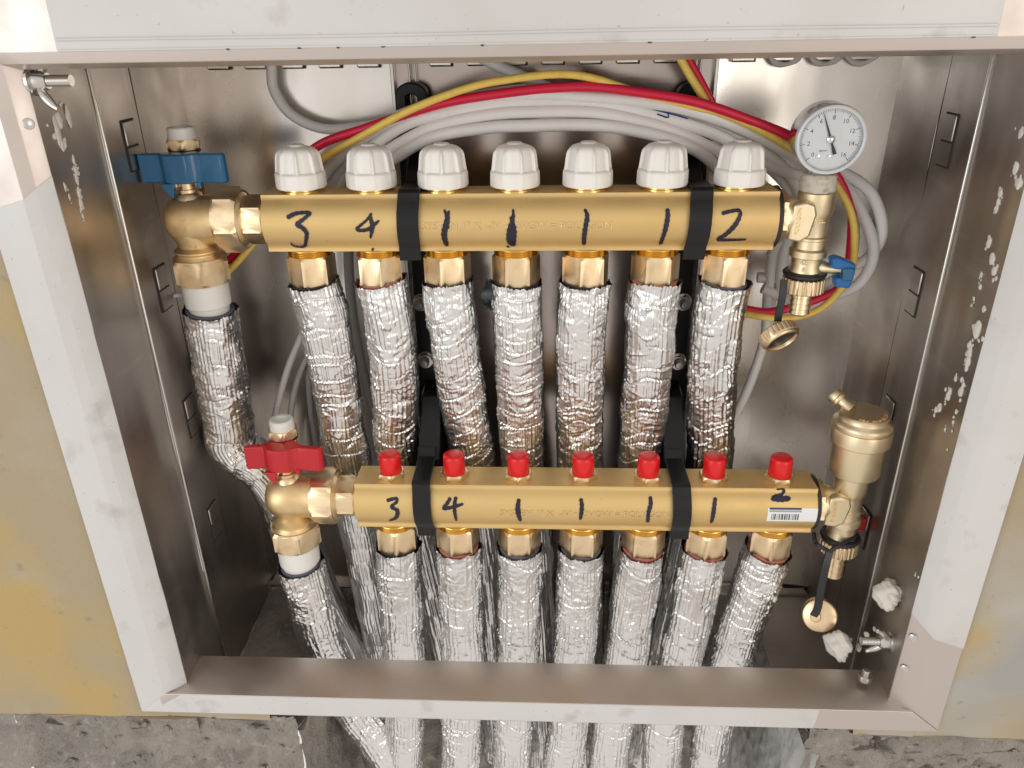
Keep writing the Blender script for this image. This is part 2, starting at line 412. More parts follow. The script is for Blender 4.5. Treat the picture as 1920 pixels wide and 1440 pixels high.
# side panels: sleeve, middle strip, rear strip
for sx, X in ((1, XL), (-1, XR)):
    mb = MB(); sheet(mb, (X, 8, -32), (X, 69, -32), (X, 8, 481), 16, 40, .35, ((8, 5),), (sx, 0, 0)); p = mb.build('side_sleeve', 'steel_side', cab, smooth=60)
    MB().box((X + sx * 1.1, 69.5, 225), (2.2, 2.4, 510)).build('fold_edge', 'zinc', p, bevel=.8)
    mb = MB(); sheet(mb, (X + sx * 1.4, 70, -32), (X + sx * 1.4, 118, -32), (X + sx * 1.4, 70, 481), 14, 40, .25, ((8, 4),), (sx, 0, 0)); p = mb.build('side_panel', 'steel_side', cab, smooth=60)
    mb = MB(); sheet(mb, (X + sx * .8, 119.6, -32), (X + sx * .8, 196, -32), (X + sx * .8, 119.6, 481), 14, 40, .5, ((8, 4),), (sx, 0, 0)); mb.build('side_panel', 'steel_side', cab, smooth=60)
    MB().box((X - sx * 2, 119, 225), (2, 12, 510)).build('panel_gap', 'dark', cab)
    for z in ((432.7, 329, 228, 126) if sx < 0 else (435, 333, 226, 124)):
        t = MB().box((X + sx * 2.2, 101, z), (1.6, 15, 16)).build('knockout_tab', 'steel_side', cab, bevel=.8)
        MB().box((X + sx * 1.7, 101, z - 8), (.5, 16.8, 34)).build('knockout_slot', 'dark', t)
        MB().box((X + sx * 1.9, 101.3, z - 16.6), (.7, 15, 14.5)).build('slot_plate', 'steel_side', t)
MB().box((0, 101, 483), (552, 190, 1.5)).build('top_panel', 'steel_side', cab)
# punched knock-outs along the top of the back panel
zt = at(400, 122, YB)[2]
for px in (408, 478, 548, 618, 690, 826, 896, 966, 1036, 1106, 1176, 1246, 1392, 1469, 1545, 1612):
    q = at(px, 117, YB - 1.5)
    t = MB().box((q[0], YB - 1.2 - (2.2 if px in () else 0), zt + 4), (17, 5, 14)).build('knockout_tab', 'steel', cab, bevel=.8)
    MB().box((q[0] + 1, YB - .9, zt + 3.8), (16.6, 4.2, 14.5)).build('knockout_slot', 'dark', t)
    if px > 1450:
        mb = MB(); a = np.linspace(0, 2 * pi, 30); P = [(q[0] + 12 * math.cos(t_), YB - 2.5 + .6 * math.sin(3 * t_), zt + 5 + 10.5 * math.sin(t_)) for t_ in a]
        mb.tube(P, [2.1 + .5 * math.sin(5 * t_ + px) for t_ in a], 8, False); stuff(mb.build('mortar_ring', 'mortar', t, smooth=60))
# partial floor plate on the right and back edge strip
MB().box((254, 110, -26), (62, 168, 1.5)).build('floor_plate', 'steel_side', cab)
MB().box((10, YB - 6, -24), (545, 10, 3)).build('floor_lip', 'steel_side', cab, bevel=.6)
q = at(1510, 1108, YB - 2)
MB().box((q[0], YB - 1.2, q[2]), (44, 1.0, 9)).build('floor_slot', 'dark', cab)
# wing bolts through the side walls
def wing_bolt(pos, sx, ang, name='wing_bolt'):
    pos = np.array(pos, float)
    mb = MB(); mb.lathe(pos - np.array([sx * 1, 0, 0]), (sx, 0, 0), [(8, 0), (8, 1.6), (7.4, 1.8)], 28)
    mb.lathe(pos, (sx, 0, 0), [(5.6, .5), (5.2, 6), (4.2, 8)], 24)
    b = mb.build(name, 'zinc', cab)
    mb = MB(); prof = [(2.9 + (.25 if i % 2 else -.25), i * .55) for i in range(40)]
    mb.lathe(pos, (sx, 0, 0), prof, 16); mb.build('thread', 'zinc', b)
    for s_ in (-1, 1):
        d = np.array([0, math.cos(ang) * s_, math.sin(ang) * s_]); P = [pos + np.array([sx * 3, 0, 0]) + d * 4, pos + np.array([sx * 6, 0, 0]) + d * 9, pos + np.array([sx * 11, 0, 0]) + d * 14, pos + np.array([sx * 13.5, 0, 0]) + d * 15.5]
        P = spline(P, 1.2); MB().tube(P, [1.6 + 1.2 * math.sin(pi * min(1, t / (len(P) - 1) + .1)) for t in range(len(P))], 10).build('wing', 'zinc', b)
q = atx(64, 152, XL); wing_bolt(q, 1, 1.2)
q = atx(1668, 1203, XR); wing_bolt(q, -1, 1.9)
mb = MB(); qq = atx(1655, 1286, XR - 10)
mb.hexn((XR - 14, 22, ZB + 5), (0, 0, 1), 5.5, 5); mb.lathe((XR - 14, 22, ZB + 9), (0, 0, 1), [(2.8, 0), (2.8, 5), (2.2, 5.6)], 16)
mb.build('frame_bolt', 'zinc', cab)
for z in (60, 90):
    MB().lathe((XR + 4, 5.5, z + 0), (-.5, -.86, 0), [(3.2, 0), (3, .8), (1.5, 1.5)], 20).build('rivet', 'zinc', cab)
MB().lathe((XL - 4, 5.5, 452), (.5, -.86, 0), [(3.2, 0), (3, .8), (1.5, 1.5)], 20).build('rivet', 'zinc', cab)

# dried mortar on the cabinet sides
def lump(mb, c, r, flat, n=12, rng=RNG, seed=None):
    """knobbly lump, flat = scale along x,y,z"""
    rows = n; cols = n * 2; vs = []; ph = rng.uniform(0, 6, 6)
    for i in range(rows + 1):
        t = pi * i / rows
        for j in range(cols):
            p = 2 * pi * j / cols
            d = np.array([math.sin(t) * math.cos(p), math.sin(t) * math.sin(p), math.cos(t)])
            k = 1 + .16 * math.sin(2.3 * d[0] + ph[0] + 2.9 * d[1]) + .10 * math.sin(4.1 * d[2] + ph[1] + 3.3 * d[0]) + .05 * math.sin(7 * d[1] + ph[2] + 5 * d[2]) + .04 * math.sin(13 * d[0] + ph[3] + 11 * d[2]) + rng.normal(0, .022) * math.sin(t)
            vs.append(np.array(c) + d * r * k * np.array(flat))
    mb.add(vs, [(i * cols + j, i * cols + (j + 1) % cols, (i + 1) * cols + (j + 1) % cols, (i + 1) * cols + j) for i in range(rows) for j in range(cols)])
sp = MB()
rsp = [(1855, 455, 4), (1862, 485, 5), (1864, 508, 4.5), (1840, 515, 2.5), (1838, 538, 3), (1826, 560, 2), (1822, 572, 1.6), (1845, 580, 3), (1833, 618, 6.5), (1830, 624, 5),
       (1818, 648, 3.5), (1818, 662, 4.5), (1815, 678, 4.5), (1812, 690, 3), (1792, 710, 3), (1803, 712, 2.5), (1806, 722, 2.5), (1802, 735, 4.5), (1781, 733, 3.2), (1778, 742, 4), (1772, 757, 1.5),
       (1762, 765, 4.5), (1755, 768, 3), (1793, 772, 2), (1788, 782, 1.4), (1787, 792, 1.8), (1772, 806, 1.8), (1785, 808, 1.4), (1776, 843, 1),
       (1915, 250, 4), (1905, 315, 4.5), (1911, 343, 4.5), (1876, 362, 4), (1872, 378, 3), (1868, 392, 3), (1870, 500, 2), (1716, 1078, 1.6), (1722, 1082, 1.4)]
for (x, y, r) in rsp:
    q = atx(x, y, XR - .5); r *= .68; lump(sp, q, r, (.38, .8, 1.1), 7)
    for _ in range(3):
        lump(sp, q + np.array([0, RNG.normal(0, r * .9), RNG.normal(0, r * 1.2)]), r * RNG.uniform(.2, .5), (.3, 1, 1), 5)
lsp = [(110, 225, 4.5), (106, 240, 5), (110, 256, 4.5), (116, 272, 3), (128, 218, 5), (138, 300, 2.5), (142, 320, 3), (144, 336, 3.2), (148, 362, 3), (152, 382, 3.4), (122, 350, 2.2), (130, 370, 1.8), (151, 395, 1.5), (155, 405, 1.5)]
for (x, y, r) in lsp:
    q = atx(x, y, XL + .3); lump(sp, q, r, (.22, .6, 1.2), 7)
    for _ in range(3):
        lump(sp, q + np.array([0, RNG.normal(0, r * .6), RNG.normal(0, r * 1.2)]), r * RNG.uniform(.2, .45), (.3, 1, 1), 5)
for (x, y, r) in [(1625, 1190, 3), (1610, 1215, 3.5), (1640, 1180, 2), (1595, 1200, 2)]:
    q = atx(x, y, XR - 6); lump(sp, q, r, (.6, 1, .8), 7)
stuff(sp.build('mortar_splatter', 'mortar', cab, smooth=70))
pb = MB(); rg = np.random.default_rng(5)
for _ in range(420):
    if rg.random() < .62: c = (rg.uniform(245, 430), 11 + rg.normal(0, 1.5), rg.uniform(-150, -14))
    else: c = (rg.uniform(-420, -186), 11 + rg.normal(0, 1.5), rg.uniform(-150, -14))
    lump(pb, c, rg.uniform(.8, 3.6) * rg.uniform(.5, 1.2), (1, .7, .8), 6, rg)
stuff(tag(pb.build('concrete_grit', 'concrete', smooth=40), 'broken grit on the rough concrete below the cabinet frame', 'grit'))
def mortar_lump(px, py, X, r, fl, label):
    q = atx(px, py, X); mb = MB(); lump(mb, q, r, fl, 34); lump(mb, q + np.array([0, r * .5, -r * .45]), r * .6, (1, 1, 1), 14); lump(mb, q + np.array([2, -r * .5, r * .3]), r * .55, (1, 1, 1), 14)
    tag(mb.build('mortar_lump', 'mortar', origin=q, smooth=70), label, 'mortar', 'mortar lumps stuck in the lower right corner')
mortar_lump(1664, 1112, XR - 6, 11, (.8, .9, 1.0), 'rounded off-white mortar lump stuck to the right side wall above the wing bolt')
mortar_lump(1572, 1207, XR - 26, 10, (.9, 1.1, 1.15), 'white crumbly mortar lump at the cabinet bottom below the hanging brass cap')

# ------------------------------------------------------------------ brass manifolds
YU, ZU = 106.9, 374.0
YLo, ZLo = 77.7, 158.6
PROF = []
def bar_profile():
    P = []
    P += [(-13.5, 20), (13.5, 20), (13.5, 15.5)]
    P += [(20.5 * math.sin(t), 20.5 * math.cos(t)) for t in np.linspace(.72, pi - .72, 20)]
    P += [(13.5, -15.5), (13.5, -20), (-13.5, -20), (-13.5, -15.5)]
    P += [(-20.5 * math.sin(t), -20.5 * math.cos(t)) for t in np.linspace(.72, pi - .72, 20)]
    P += [(-13.5, 15.5)]
    return P
def bar_front(z):
    """front surface y (relative to the axis) at height z above the axis"""
    z = np.asarray(z, float)
    return np.where(np.abs(z) < 15.4, -np.sqrt(np.maximum(20.5 ** 2 - z * z, 13.5 ** 2)), -13.5)
def on_bar(px, py, Y0, Z0):
    y = Y0 - 19
    for _ in range(6):
        q = at(px, py, y); y = Y0 + float(bar_front(q[2] - Z0))
    return q
def stroke(parent, pix, wpx, Y0, Z0, name='marker_digit', m='ink'):
    """felt-pen stroke(s) drawn over the bar's curved front, a raised film of ink"""
    mb = MB()
    for li, (line, wd) in enumerate(zip(pix, wpx)):
        P = spline(np.array([np.r_[on_bar(x, y, Y0, Z0)[[0, 2]], 0] for x, y in line]), .7)[:, :2]
        T = np.gradient(P, axis=0); T /= np.linalg.norm(T, axis=1)[:, None] + 1e-9; N = np.stack([-T[:, 1], T[:, 0]], 1)
        n = len(P); W = np.interp(np.linspace(0, 1, n), np.linspace(0, 1, len(wd)), wd) / 2 / 2.15
        W = W * (1 + .12 * np.sin(np.arange(n) * 1.3)) * np.minimum(1, .45 + .4 * np.minimum(np.arange(n), np.arange(n)[::-1]))
        vs = []
        for i in range(n):
            for s_ in (-1, -.33, .33, 1):
                p = P[i] + N[i] * W[i] * s_
                vs.append((p[0], Y0 + float(bar_front(p[1] - Z0)) - .62 - .05 * li, p[1]))
        mb.add(vs, [(i * 4 + k, i * 4 + k + 1, i * 4 + k + 5, i * 4 + k + 4) for i in range(n - 1) for k in range(3)])
    o = mb.build(name, m, parent, smooth=0)
    return o
def make_bar(root, x0, x1, Y0, Z0):
    mb = MB(); P = [(Y0 + a, Z0 + b) for a, b in bar_profile()]
    mb.prism(P, x0, x1, 'yz')
    return mb.build('bar', 'bar', root, smooth=30, bevel=.5)
def knob_proto(root, c):
    mb = MB(); n = 160
    prof = [(15.2, 0), (17.3, .2), (17.9, 1.2), (17.7, 9.4), (17.3, 10.6), (16.7, 11.0), (16.6, 11.3), (16.2, 14), (15.7, 18), (15.2, 21.4), (14.6, 23.4), (13.6, 24.9), (11.6, 26.4), (8.4, 27.5), (5.9, 27.9), (5.7, 28.0), (5.4, 28.8), (4.6, 29.1), (2, 29.2)]
    def rm(a, r, h):
        k = np.abs(np.mod(a, pi / 4) - pi / 8) / (pi / 8)           # 1 at a rib, 0 mid-panel
        rib = np.clip((k - .76) / .10, 0, 1); rib = rib * rib * (3 - 2 * rib)
        env = np.clip((h - 10.9) / .35, 0, 1) * np.clip((25.6 - h) / 2.4, 0, 1)
        low = .35 * rib * (1 if 1 < h < 10.8 else 0)
        return (r - env * 1.15 * (1 - rib) + env * .7 * rib + low) * .965
    mb.lathe(c, (0, 0, 1), prof, n, 0, True, rm)
    return mb.build('valve_knob', 'knob', root, smooth=50)

def nut_set(root, X, Y0, ztop, ph, letters):
    """threaded neck and compression nut under one outlet"""
    mb = MB(); prof = [(15.6, 0)]
    for i in range(4): prof += [(15.8, -.5 - i * 1.5), (14.6, -1.2 - i * 1.5)]
    mb.lathe((X, Y0, ztop), (0, 0, 1), prof[::-1], 44)
    nk = mb.build('outlet_neck', 'gold', root)
    mb = MB(); mb.hexn((X, Y0, ztop - 27.5), (0, 0, 1), 17.4, 22.5, ph)
    o = mb.build('compression_nut', 'brass', root, smooth=24)
    return o

up = thing('brass_manifold', 'upper brass manifold bar with seven white valve knobs and ink digits', 'manifold', (0, YU, ZU - 20), 'brass manifolds')
XU0, XU1 = -175.5, 178.0
barU = make_bar(up, XU0, XU1, YU, ZU)
XPU = [-150 + 50 * i for i in range(7)]
kp = None
for i, X in enumerate(XPU):
    MB().lathe((X, YU, ZU + 20), (0, 0, 1), [(14.5, 0), (14.5, 1.2), (13, 1.4), (13, 3.2)], 40).build('knob_collar', 'gold', up)
    c = (X + (0, 0, 0, 0, 0, 1, 3)[i], YU, ZU + 22.6)
    if kp is None: kp = knob_proto(up, (0, YU, ZU + 22.6)); kk = kp
    else: kk = place(kp, up, (0, 0, 0))
    # mesh is centred on x=0: spin about the axis by moving the object
    kk.location = (c[0] / 1000, 0, 0); 
    kk.rotation_euler = (0, 0, (.18, .30, .10, .33, .22, .02, .15)[i])
    nut_set(up, X + (0, 0, 0, 0, 0, 0, 0)[i], YU, ZU - 20, (.9, .25, .85, .62, .8, .55, .75)[i], i)
# end ring of the right side
MB().lathe((XU1, YU, ZU), (1, 0, 0), [(19.5, -.5), (21, 0), (21.2, 2.2), (20, 3)], 48).build('gasket', 'rubber', up)
txt = 'SYSTEM 1" X  -IV \u25aa DVGW = POLYGON'
def bar_warp(Y0, Z0):
    def f(P, d):
        P[:, 1] = Y0 + bar_front(P[:, 2] - Z0) - .05 - np.clip(d + .2, 0, 1) * 1.4
        return P
    return f
def bar_text(root, xa, xb, py, Y0, Z0):
    a = on_bar(xa, py, Y0, Z0); b = on_bar(xb, py, Y0, Z0)
    text_mb(txt, 7.8, ((a[0] + b[0]) / 2, Y0 - 20, (a[2] + b[2]) / 2), (1, 0, 0), (0, 0, 1), .4, b[0] - a[0], warp=bar_warp(Y0, Z0)).build('embossed_lettering', 'letter', root, smooth=0)
bar_text(barU, 790, 1148, 424, YU, ZU)
U = lambda lines, wd: stroke(barU, lines, wd, YU, ZU)
U([[(538, 408), (555, 400), (577, 398), (581, 400), (570, 410), (557, 421), (566, 426), (575, 437), (574, 452), (571, 461), (558, 462), (548, 459), (547, 455)]], [[7, 6, 5, 5, 5, 6, 7, 7, 6, 5, 4, 3, 3]])
U([[(697, 399), (688, 412), (669, 430), (690, 430), (711, 413)], [(694, 404), (698, 425), (695, 447)], [(697, 466), (701, 468)]], [[4, 4, 5, 6, 4], [5, 7, 3], [6, 6]])
U([[(833, 392), (838, 410), (833, 440), (838, 461)], [(842, 394), (838, 415), (837, 430)]], [[3, 8, 9, 7], [3, 8, 8]])
U([[(962, 391), (962, 408), (956, 430), (954, 452), (962, 461)], [(958, 405), (963, 430), (962, 461)], [(950, 461), (955, 463)]], [[3, 6, 8, 7, 4], [5, 9, 8], [4, 4]])
U([[(1096, 391), (1101, 405), (1097, 430), (1095, 448), (1095, 459)]], [[4, 7, 7, 7, 6]])
U([[(1251, 390), (1252, 405), (1247, 432), (1242, 447), (1238, 458)]], [[6, 7, 7, 6, 6]])
U([[(1353, 400), (1368, 396), (1384, 394), (1388, 401), (1378, 422), (1360, 440), (1346, 449), (1372, 450), (1399, 449)]], [[6, 5, 5, 7, 7, 6, 5, 4, 3]])

lo = thing('brass_manifold', 'lower brass manifold bar with red bleed caps and a barcode sticker', 'manifold', (60, YLo, ZLo - 20), 'brass manifolds')
XLO0, XLO1 = -126.0, 226.5
barL = make_bar(lo, XLO0, XLO1, YLo, ZLo)
XPL = [-99.3 + 50 * i for i in range(7)]
for i, X in enumerate(XPL):
    mb = MB(); mb.hexn((X, YLo, ZLo + 20), (0, 0, 1), 11.2, 4.6, .2 + .4 * i, .6); mb.build('cap_seat', 'brass', lo, smooth=24)
    mb = MB(); mb.lathe((X, YLo, ZLo + 24.4), (0, 0, 1), [(8.3, 0), (8.6, .4), (8.3, 13), (7.9, 14.6), (7.0, 15.4), (3, 15.6)], 44); mb.build('bleed_cap', 'red', lo, smooth=50)
    nut_set(lo, X, YLo, ZLo - 20, (.1, .8, .52, .55, .5, .85, .9)[i], i)
MB().lathe((XLO1, YLo, ZLo), (1, 0, 0), [(19.5, -.5), (21, 0), (21.2, 2.2), (20, 3)], 48).build('gasket', 'rubber', lo)
bar_text(barL, 938, 1256, 964, YLo, ZLo)
Lk = lambda lines, wd: stroke(barL, lines, wd, YLo, ZLo)
Lk([[(845, 932), (838, 944), (832, 953), (850, 950), (869, 944)], [(855, 930), (852, 950), (856, 976)]], [[6, 6, 6, 6, 4], [6, 6, 4]])
Lk([[(973, 934), (971, 955), (976, 977)]], [[6, 9, 5]])
Lk([[(1089, 933), (1091, 950), (1088, 974)]], [[6, 7, 5]])
Lk([[(1219, 929), (1220, 945), (1216, 960), (1214, 979)]], [[6, 7, 6, 6]])
Lk([[(1341, 931), (1339, 950), (1333, 980)]], [[6, 7, 5]])
Lk([[(1456, 917), (1466, 916), (1470, 919), (1465, 926), (1448, 933), (1462, 935), (1482, 933)]], [[4, 4, 5, 6, 7, 8, 6]])
Lk([[(725, 938), (742, 934), (744, 940), (734, 950), (745, 957), (743, 970), (730, 976)]], [[6, 5, 5, 6, 7, 6, 4]])
# barcode sticker
def patch(px0, py0, px1, py1, lift, slant=0):
    a = on_bar(px0, py0, YLo, ZLo); b = on_bar(px1, py1, YLo, ZLo)
    mb = MB(); n = 8; vs = []
    for k in range(n + 1):
        z = a[2] + (b[2] - a[2]) * k / n; y = YLo + float(bar_front(z - ZLo)) - lift; sl = slant * k / n
        vs += [(a[0] + sl, y, z), (b[0] + sl, y, z)]
    mb.add(vs, [(2 * k, 2 * k + 1, 2 * k + 3, 2 * k + 2) for k in range(n)])
    return mb
st = patch(1440, 952, 1533, 978, .15).build('barcode_sticker', 'sticker', lo, smooth=0)
patch(1443, 951.5, 1503, 956, .24).build('sticker_band', 'sticker_b', st, smooth=0)
patch(1443, 956.5, 1503, 960.5, .24).build('sticker_band', 'print_g', st, smooth=0)
a0 = on_bar(1447, 965, YLo, ZLo)[0]; a1 = on_bar(1499, 965, YLo, ZLo)[0]; bx = a0; bars = MB(); rr = random.Random(3)
while bx < a1:
    wd = rr.choice((.25, .4, .6, .9)); z0, z1 = on_bar(1470, 963.5, YLo, ZLo)[2], on_bar(1470, 974.5, YLo, ZLo)[2]; vs = []
    for k in range(5):
        z = z0 + (z1 - z0) * k / 4; y = YLo + float(bar_front(z - ZLo)) - .26; vs += [(bx, y, z), (bx + wd, y, z)]
    bars.add(vs, [(2 * k, 2 * k + 1, 2 * k + 3, 2 * k + 2) for k in range(4)]); bx += wd + rr.choice((.3, .5, .8))
bars.build('barcode', 'print', st, smooth=0)

# ------------------------------------------------------------------ foil-wrapped pipes
def foil_pipe(label, pts, r, foam, group, seed, fine_to, top_open=True, inner='purple', bend=0.5):
    rng = np.random.default_rng(seed)
    P = spline(pts, 1.0); L = np.r_[0, np.cumsum(np.linalg.norm(np.diff(P, axis=0), axis=1))]
    zc = P[:, 2]; k = int(np.argmax(zc < fine_to)) or len(P) - 1
    s = np.r_[np.arange(0, L[k], .75), np.arange(L[k], L[-1], 1.9)]
    C = np.stack([np.interp(s, L, P[:, j]) for j in range(3)], 1)
    for _ in range(3): C[1:-1] = (C[:-2] + 2 * C[1:-1] + C[2:]) / 4
    T = np.gradient(C, axis=0); T /= np.linalg.norm(T, axis=1)[:, None]
    U_ = np.tile([1., 0, 0], (len(s), 1)); U_ -= T * (U_ * T).sum(1)[:, None]; U_ /= np.linalg.norm(U_, axis=1)[:, None]
    V_ = np.cross(T, U_)
    N = 150; a = np.arange(N) * 2 * pi / N; n = len(s); circ = 2 * pi * r
    H = np.zeros((n, N)); A = a[None, :]; Sg = s[:, None]
    # slow undulation of the soft foam
    for _ in range(7):
        H += rng.normal(0, .30) * np.sin(Sg * rng.uniform(.03, .14) + rng.uniform(0, 6)) * np.cos(rng.integers(1, 4) * A + rng.uniform(0, 6))
    # lengthwise pleats that change from one crease to the next
    b = 0.0; edges = [0.0]
    while b < s[-1]:
        b += rng.uniform(5, 24); edges.append(b)
    wob = sum(rng.normal(0, 1.6) * np.cos(m_ * A + rng.uniform(0, 6)) for m_ in (1, 2, 3, 5))
    base = [(rng.integers(20, 54), rng.uniform(0, 6), rng.uniform(.08, .24)) for _ in range(7)]
    for e0, e1 in zip(edges[:-1], edges[1:]):
        w0 = wob * rng.uniform(.5, 1.5); w1 = w0
        win = 1 / (1 + np.exp(-(Sg - e0 - w0) / .35)) * (1 - 1 / (1 + np.exp(-(Sg - e1 - w1) / .35)))
        pl = np.zeros((1, N))
        for (m_, ph, am) in base:
            if rng.random() < .75: pl = pl + am * np.cos(m_ * A + ph + rng.normal(0, .5))
        for _ in range(3): pl = pl + rng.uniform(.04, .13) * np.cos(rng.integers(10, 40) * A + rng.uniform(0, 6))
        pl = np.sign(pl) * np.abs(pl) ** .8
        sec = .5 + .5 * np.cos(A * rng.integers(1, 3) + rng.uniform(0, 6))
        H += win * pl * (.45 + .75 * sec) * rng.uniform(.5, 1.5)
        # the crease itself
        x = Sg - e1 - w1; H += -rng.uniform(.25, .95) * np.exp(-(x / .7) ** 2) * (.35 + .65 * sec) + rng.uniform(.15, .65) * np.exp(-((x - 1.5) / .95) ** 2) * sec
    crum = rng.uniform(.6, 1.5); H *= (1.35 - .3 * crum)
    # short random folds: sharp on one side, soft on the other
    nf = int(s[min(len(s) - 1, int(np.searchsorted(s, L[k])))] * circ / 11 * crum)
    for _ in range(nf):
        s0 = rng.uniform(0, L[k] + 5); a0 = rng.uniform(0, 2 * pi); ln = rng.uniform(1.6, 6.5) * (1.8 if rng.random() < .15 else 1); wd = rng.uniform(.45, 1.05); am = rng.normal(0, .4)
        th = rng.normal(0, .55) if rng.random() < .7 else rng.uniform(-1.5, 1.5)
        i0, i1 = np.searchsorted(s, [s0 - 13, s0 + 13])
        if i1 - i0 < 3: continue
        da = (a - a0 + pi) % (2 * pi) - pi; J = np.abs(da) * r < 14
        X = (da[J] * r)[None, :]; Y = s[i0:i1, None] - s0
        xa = X * math.cos(th) + Y * math.sin(th); ya = -X * math.sin(th) + Y * math.cos(th) + .04 * xa * xa * rng.normal()
        prof = np.where(ya > 0, np.exp(-np.abs(ya) / (wd * .55)), np.exp(-np.abs(ya) / (wd * 1.8)))
        H[i0:i1][:, J] += 0
        blk = H[i0:i1]; blk[:, J] += am * prof * np.exp(-(xa / ln) ** 2); H[i0:i1] = blk
    # a slit running down the wrap
    sa = rng.uniform(pi * .95, pi * 1.95); da = (A - sa + .02 * np.sin(Sg * .05) + pi) % (2 * pi) - pi
    H += -.7 * np.exp(-(da * r / .6) ** 2) + .35 * np.exp(-((da * r - 1.6) / 1.0) ** 2)
    wv = 11 + 2 * np.sin(Sg * .06 + seed); x = da * r; H += .55 / (1 + np.exp(-(x + .0) / .35)) * (1 - 1 / (1 + np.exp(-(x - wv) / .5)))
    H += rng.normal(0, .018, H.shape)
    H = np.clip(H, -2.2, 2.0)
    if top_open:
        H[:6] += (np.linspace(.5, 0, 6)[:, None]) * (1 + np.cos(9 * A + rng.uniform(0, 6)))
    R = r + H
    G = C[:, None, :] + R[:, :, None] * (np.cos(a)[None, :, None] * U_[:, None, :] + np.sin(a)[None, :, None] * V_[:, None, :])
    # ragged top edge
    G[0] += (T[0] * 1.0)[None, :] * (rng.normal(0, .5, N) + 1.0 * np.cos(2 * a + rng.uniform(0, 6)))[:, None]
    org = np.array([pts[-1][0], pts[-1][1], pts[-1][2]], float)
    root = thing('insulated_pipe', label, 'pipe', org, group)
    me = bpy.data.meshes.new('foil_wrap'); V = ((G.reshape(-1, 3) - org) / 1000).astype(np.float32)
    ii, jj = np.meshgrid(np.arange(n - 1), np.arange(N), indexing='ij'); j2 = (jj + 1) % N
    Q = np.stack([ii * N + jj, (ii + 1) * N + jj, (ii + 1) * N + j2, ii * N + j2], -1).reshape(-1, 4).astype(np.int32)
    me.vertices.add(len(V)); me.vertices.foreach_set('co', V.ravel())
    me.loops.add(Q.size); me.loops.foreach_set('vertex_index', Q.ravel())
    me.polygons.add(len(Q)); me.polygons.foreach_set('loop_start', np.arange(0, Q.size, 4, dtype=np.int32))
    me.update(calc_edges=True); me.validate()
    me.shade_smooth(); me.materials.append(M['foil'])
    o = bpy.data.objects.new('foil_wrap', me); S.collection.objects.link(o); o.parent = root; o['_o'] = org.tolist()
    # foam edge and the heating pipe inside
    ax = -T[0]; c = C[0]
    mb = MB(); mb.lathe(c - ax * 1.5, ax, [(r - 2.6, -3), (r - 1.9, 1.2), (r - 2.6, 1.9), (r - 4.6, 1.8), (r - 5.4, .6), (r - 5.4, -6)], 40, cap=False); mb.build('foam_liner', foam, root)
    mb = MB(); mb.tube(C[:12][::-1] * 1.0, 10.2, 24); mb.build('inner_pipe', inner, root)
    return root

def up_path(lst, x_end):
    """pixel centre line of an upper pipe; it bends back behind the lower bar"""
    P = []
    for (x, y) in lst:
        t = min(1, max(0, (y - 560) / 260)); Y = YU + 15 * t * t * (3 - 2 * t)
        P.append(at(x, y, Y))
    last = P[-1]; P += [np.array([last[0] + (x_end - last[0]) * .3, 123, 90.]), np.array([last[0] + (x_end - last[0]) * .7, 124, -40.]), np.array([x_end, 124, -190.])]
    return P
UPX = [[(598, 541), (608, 600), (621, 668), (633, 745), (645, 826)], [(722, 537), (729, 600), (737, 668), (742, 746), (744, 830)], [(841, 529), (847, 600), (855, 668), (867, 745), (881, 825)],
       [(967, 541), (970, 600), (973, 690), (977, 780), (981, 870)], [(1093, 540), (1090, 600), (1088, 693), (1087, 780), (1087, 868)], [(1224, 530), (1220, 600), (1214, 693), (1205, 790), (1201, 862)],
       [(1351, 540), (1344, 600), (1337, 690), (1334, 770), (1328, 868)]]
ords = ['first', 'second', 'third', 'fourth', 'fifth', 'sixth', 'seventh']
digs = ['the digit three', 'the digit four', 'the leftmost digit one', 'the second digit one', 'the third digit one', 'the rightmost digit one', 'the digit two']
foams = ['foam_k', 'foam_p', 'foam_k', 'foam_k', 'foam_k', 'foam_p', 'foam_g']
XEND = [-128, -62, -22, 22, 62, 96, 128]
for i in range(7):
    P = up_path(UPX[i], XEND[i]); P[0] = np.array([XPU[i], YU, ZU - 46.6 - (i in (1, 2, 5)) * -1.5]); P[1] = (P[1] + 0)
    foil_pipe('crinkled foil-wrapped pipe under %s of the upper manifold' % digs[i], P, 18.4 if i else 18.6, foams[i], 'foil pipes from the upper manifold', 100 + i, 150)
LPX = [[(745, 1050), (752, 1153), (757, 1233), (757, 1355), (755, 1436)], [(862, 1052), (865, 1153), (869, 1233), (866, 1355), (864, 1436)], [(978, 1048), (973, 1153), (971, 1233), (962, 1355), (959, 1436)],
       [(1088, 1050), (1082, 1153), (1077, 1233), (1066, 1355), (1056, 1436)], [(1202, 1052), (1184, 1153), (1173, 1233), (1149, 1355), (1141, 1436)],
       [(1318, 1048), (1295, 1153), (1277, 1233), (1246, 1355), (1240, 1436)], [(1438, 1040), (1397, 1153), (1372, 1233), (1339, 1355), (1331, 1436)]]
digl = ['the hidden leftmost outlet', 'the digit four', 'the leftmost digit one', 'the second digit one', 'the third digit one', 'the rightmost digit one', 'the digit two']
foaml = ['foam_k', 'foam_p', 'foam_g', 'foam_g', 'foam_p', 'foam_p', 'foam_p']
for i in range(7):
    P = [at(x, y, YLo + 6 * k / 4) for k, (x, y) in enumerate(LPX[i])]; P[0] = np.array([XPL[i], YLo, ZLo - 46.6]); e = P[-1] - P[-2]; P.append(P[-1] + e / np.linalg.norm(e) * 55)
    foil_pipe('crinkled foil-wrapped pipe under %s of the lower manifold' % digl[i], P, 18.2, foaml[i], 'foil pipes from the lower manifold', 200 + i, -400)

